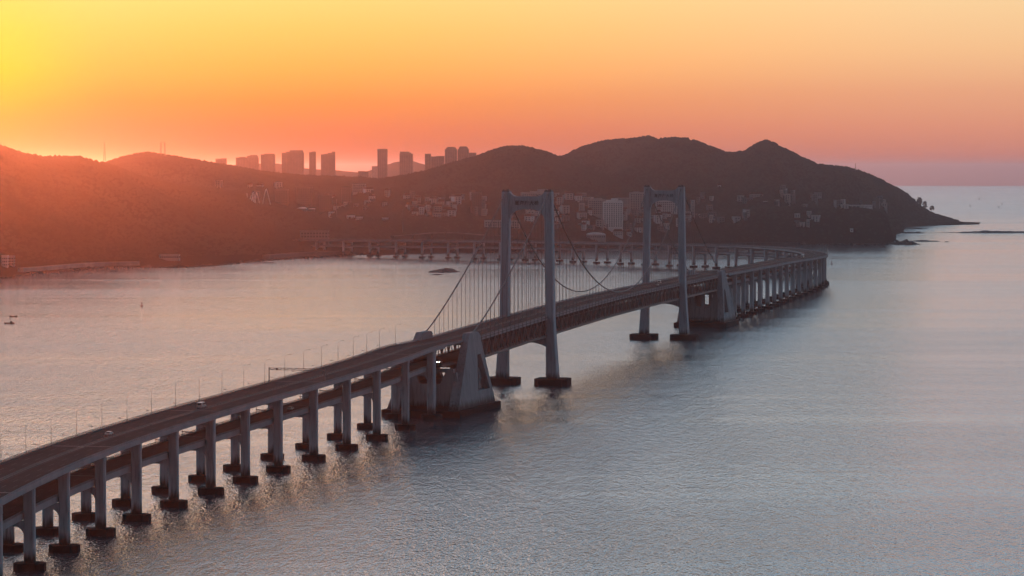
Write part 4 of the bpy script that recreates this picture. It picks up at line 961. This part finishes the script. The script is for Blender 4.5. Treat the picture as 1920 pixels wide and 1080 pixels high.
def ramp_road():
    g = empty('elevated_road', atD(840, 440, 4560), label='pale elevated slip road rising over the woods behind the viaduct end', cat='road ramp'); inv = Matrix.Translation(-g.location)
    pts = [atD(x, y, D) for x, y, D in ((735, 443, 4480), (775, 440, 4520), (810, 437, 4560), (835, 436.5, 4590), (870, 438, 4560), (910, 441, 4520), (960, 443, 4500))]
    mb = MB()
    for a, b in zip(pts, pts[1:]): mb.bar(a, b, 8, 1.0)
    o = mb.build('deck', M_brown, g); o.matrix_parent_inverse = inv
    for p in pts:
        mb = MB(); mb.box((p.x, p.y, (p.z-1+drop(p.y))/2), (2, 2, p.z-1-drop(p.y))); o = mb.build('column', M_brown, g); o.matrix_parent_inverse = inv
ramp_road()

# ------------------------------------------------------------------ rocks in the water
def rock(name, label, px0, px1, y, hgt, D_w, seed, cat='rocks', group=None):
    c = at((px0+px1)/2, y, 0); a = at(px0, y, 0); b = at(px1, y, 0); w = (b.x-a.x)/2; zz = drop(c.y)
    n, m = 60, 22; V = []; Fc = []
    gx, gy = np.meshgrid(np.linspace(-1, 1, n), np.linspace(-1, 1, m)); r = np.sqrt(gx**2+gy**2)
    nz = fbm(gx*w, gy*D_w, max(w*.35, 5), 4, seed)+.5+fbm(gx*w, gy*D_w, 6, 3, seed+1)*.6
    h = hgt*(1.25*nz*(1-r**2)*1.6-.25); h = np.where(r > 1, -1.5, np.maximum(h, -1.5))
    for i in range(m):
        for j in range(n): V.append((gx[i, j]*w, gy[i, j]*D_w, h[i, j]))
    for i in range(m-1):
        for j in range(n-1): Fc.append((i*n+j, i*n+j+1, (i+1)*n+j+1, (i+1)*n+j))
    o = link(name, mesh(name, V, Fc, M_rock), label=label, cat=cat, group=group); o.location = (c.x, c.y, zz)
rock('rock_islet', 'long dark rocky islet alone in the bay left of the nearer tower', 796, 869, 508.5, 4.2, 40, 21)
rock('rock_ledge', 'thin dark rock ledge just in front of the rocky islet', 804, 832, 514, 1.4, 8, 22)
rock('rock_ledge', 'tiny low ledge near the shore end of the viaduct', 729, 743, 485.2, 1.4, 10, 23)
rock('rock_ledge', 'dark reef strip off the left shore', 445, 523, 492, 1.3, 16, 24)
rock('rock_ledge', 'small reef off the end of the left sea wall', 205, 222, 507.5, .9, 8, 25)
rock('rock_ledge', 'faint reef far from the left shore wall', 160, 176, 511, .8, 8, 26)
rock('rock_outcrop', 'jagged rocks at the foot of the near headland cliff', 1662, 1730, 456.5, 7, 22, 27)
rock('rock_ledge', 'thin reef strip beyond the jagged rocks of the near headland', 1684, 1768, 450.6, 2.4, 14, 28)
rock('rock_ledge', 'small separate reef at the right end of the thin strip', 1770, 1781, 451.5, 1.6, 8, 29)
rock('rock_ledge', 'dark spit between the two headlands', 1682, 1740, 435.0, 2.5, 25, 30)
rock('reef', 'long low reef running out of the right side of the view', 1750, 2010, 434.2, 3.0, 30, 31)
rock('rock_ledge', 'dark spit in front of the far headland', 1695, 1745, 427, 2.5, 25, 33)
rock('rock_ledge', 'low dark rocks beyond the curved viaduct', 1471, 1502, 462.3, 2.0, 8, 34)

def shore_stones(n=1500):
    x = rng.uniform(-100, 1690, n); D = shore_D(x)+rng.uniform(-5, 7, n); WX = (x-960)/F*D
    v = np.array([(1, 0, 0), (0, 1, 0), (-1, 0, 0), (0, -1, 0), (0, 0, 1), (0, 0, -.8)], float); f = np.array([(0, 1, 4), (1, 2, 4), (2, 3, 4), (3, 0, 4), (1, 0, 5), (2, 1, 5), (3, 2, 5), (0, 3, 5)])
    r = rng.uniform(.6, 2.6, n)*np.where(rng.random(n) > .9, 1.8, 1); V = v[None]*(1+rng.uniform(-.3, .3, (n, 6, 1)))*np.stack([r*1.5, r, r*.8], -1)[:, None]+np.stack([WX, D, drop(D)+.2], -1)[:, None]
    link('shore_stones', tri_mesh('shore_stones', V.reshape(-1, 3), (f[None]+np.arange(n)[:, None, None]*6).reshape(-1, 3), M_rock), label='loose dark stones along the shore below the hills', cat='stones', kind='stuff')
shore_stones()
# ------------------------------------------------------------------ boats and buoys
def boat(px, y, Lm, label, flip, cabin):
    c = at(px, y, 0); r = empty('fishing_boat', (c.x, c.y, drop(c.y)), math.pi if flip else 0, label=label, cat='boat')
    mb = MB(); secs = []
    for t in np.linspace(-1, 1, 9):
        hw = .9*(1-abs(t)**3*(1 if t > 0 else .35))+.05; sh = .55+.75*max(0, t)**2+.25*max(0, -t)**2
        secs.append([(t*Lm/2, -hw, sh), (t*Lm/2, -hw*.6, -.35), (t*Lm/2, hw*.6, -.35), (t*Lm/2, hw, sh)])
    loft(mb, secs); mb.build('hull', M_hull, r)
    if cabin:
        cb = MB(); cb.box((-Lm*.2, 0, 1.25), (1.8, 1.3, 1.4)); cb.box((-Lm*.2, 0, 2.05), (2.1, 1.5, .12)); cb.build('cabin', M_hull, r)
    cb = MB(); cb.box((-Lm*.42, 0, .95), (.5, .35, .8)); cb.build('engine', M_hull, r)
    for q, x in enumerate((.05, .22) if cabin else (-.3,)):
        pb = MB(); pb.tube((x*Lm, 0, .4), (x*Lm, 0, 1.3), .28, .2, 8); pb.tube((x*Lm, 0, 1.3), (x*Lm, 0, 1.65), .15, .12, 8); pb.build('net_bundle', M_hull, r)
boat(25, 593, 6.6, 'small dark open boat, the farther of the two at the left edge', False, False)
boat(17.5, 606, 8.2, 'dark boat with a low cabin, the nearer of the two at the left edge', True, True)
def buoy(px, y, h, label):
    c = at(px, y, 0); r = empty('buoy', (c.x, c.y, drop(c.y)), label=label, cat='buoy')
    mb = MB(); mb.tube((0, 0, -.6), (0, 0, h*.18), h*.32, h*.30, 14); mb.build('float', M_buoy, r)
    mb = MB()
    for k in range(4):
        a = k*math.pi/2+.4; mb.tube((h*.24*math.cos(a), h*.24*math.sin(a), h*.18), (h*.08*math.cos(a), h*.08*math.sin(a), h*.75), h*.02, k=5)
    mb.tube((0, 0, h*.45), (0, 0, h*.7), h*.12, h*.10, 8); mb.build('cage', M_buoy, r)
    mb = MB(); mb.tube((0, 0, h*.75), (0, 0, h), h*.09, h*.05, 8); mb.build('lantern', M_buoy, r)
buoy(265.5, 573, 4.4, 'dark channel buoy alone in the calm bay on the left')
buoy(1559, 494, 4.5, 'dark buoy just right of the bend of the curved viaduct')
buoy(1489, 463.3, 4, 'small buoy beyond the curved viaduct in front of the headland')
buoy(1873, 386, 7, 'nearest far off marker on the open sea at the right')
buoy(1819, 383, 7, 'far off marker on the open sea left of the others')
buoy(1879, 379, 7, 'middle far off marker on the open sea near the right edge')
buoy(1836, 369, 10, 'most distant marker on the open sea under the horizon')

# ------------------------------------------------------------------ haze
hm = bpy.data.materials.new('haze_air'); hm.use_nodes = True; t = hm.node_tree
for n in list(t.nodes):
    if n.type != 'OUTPUT_MATERIAL': t.nodes.remove(n)
pv = t.nodes.new('ShaderNodeVolumePrincipled'); pv.inputs['Density'].default_value = HAZE_DENSITY; pv.inputs['Color'].default_value = (.74, .80, 1.0, 1); pv.inputs['Anisotropy'].default_value = .92
o_ = [n for n in t.nodes if n.type == 'OUTPUT_MATERIAL'][0]; t.links.new(pv.outputs[0], o_.inputs['Volume'])
mb = MB(); mb.box((0, 0, (-190+204)/2), (106000, 106000, 394)); hz = mb.build('haze', hm, kind='stuff')
hz['label'] = 'thin evening haze over the whole bay'; hz['category'] = 'haze'
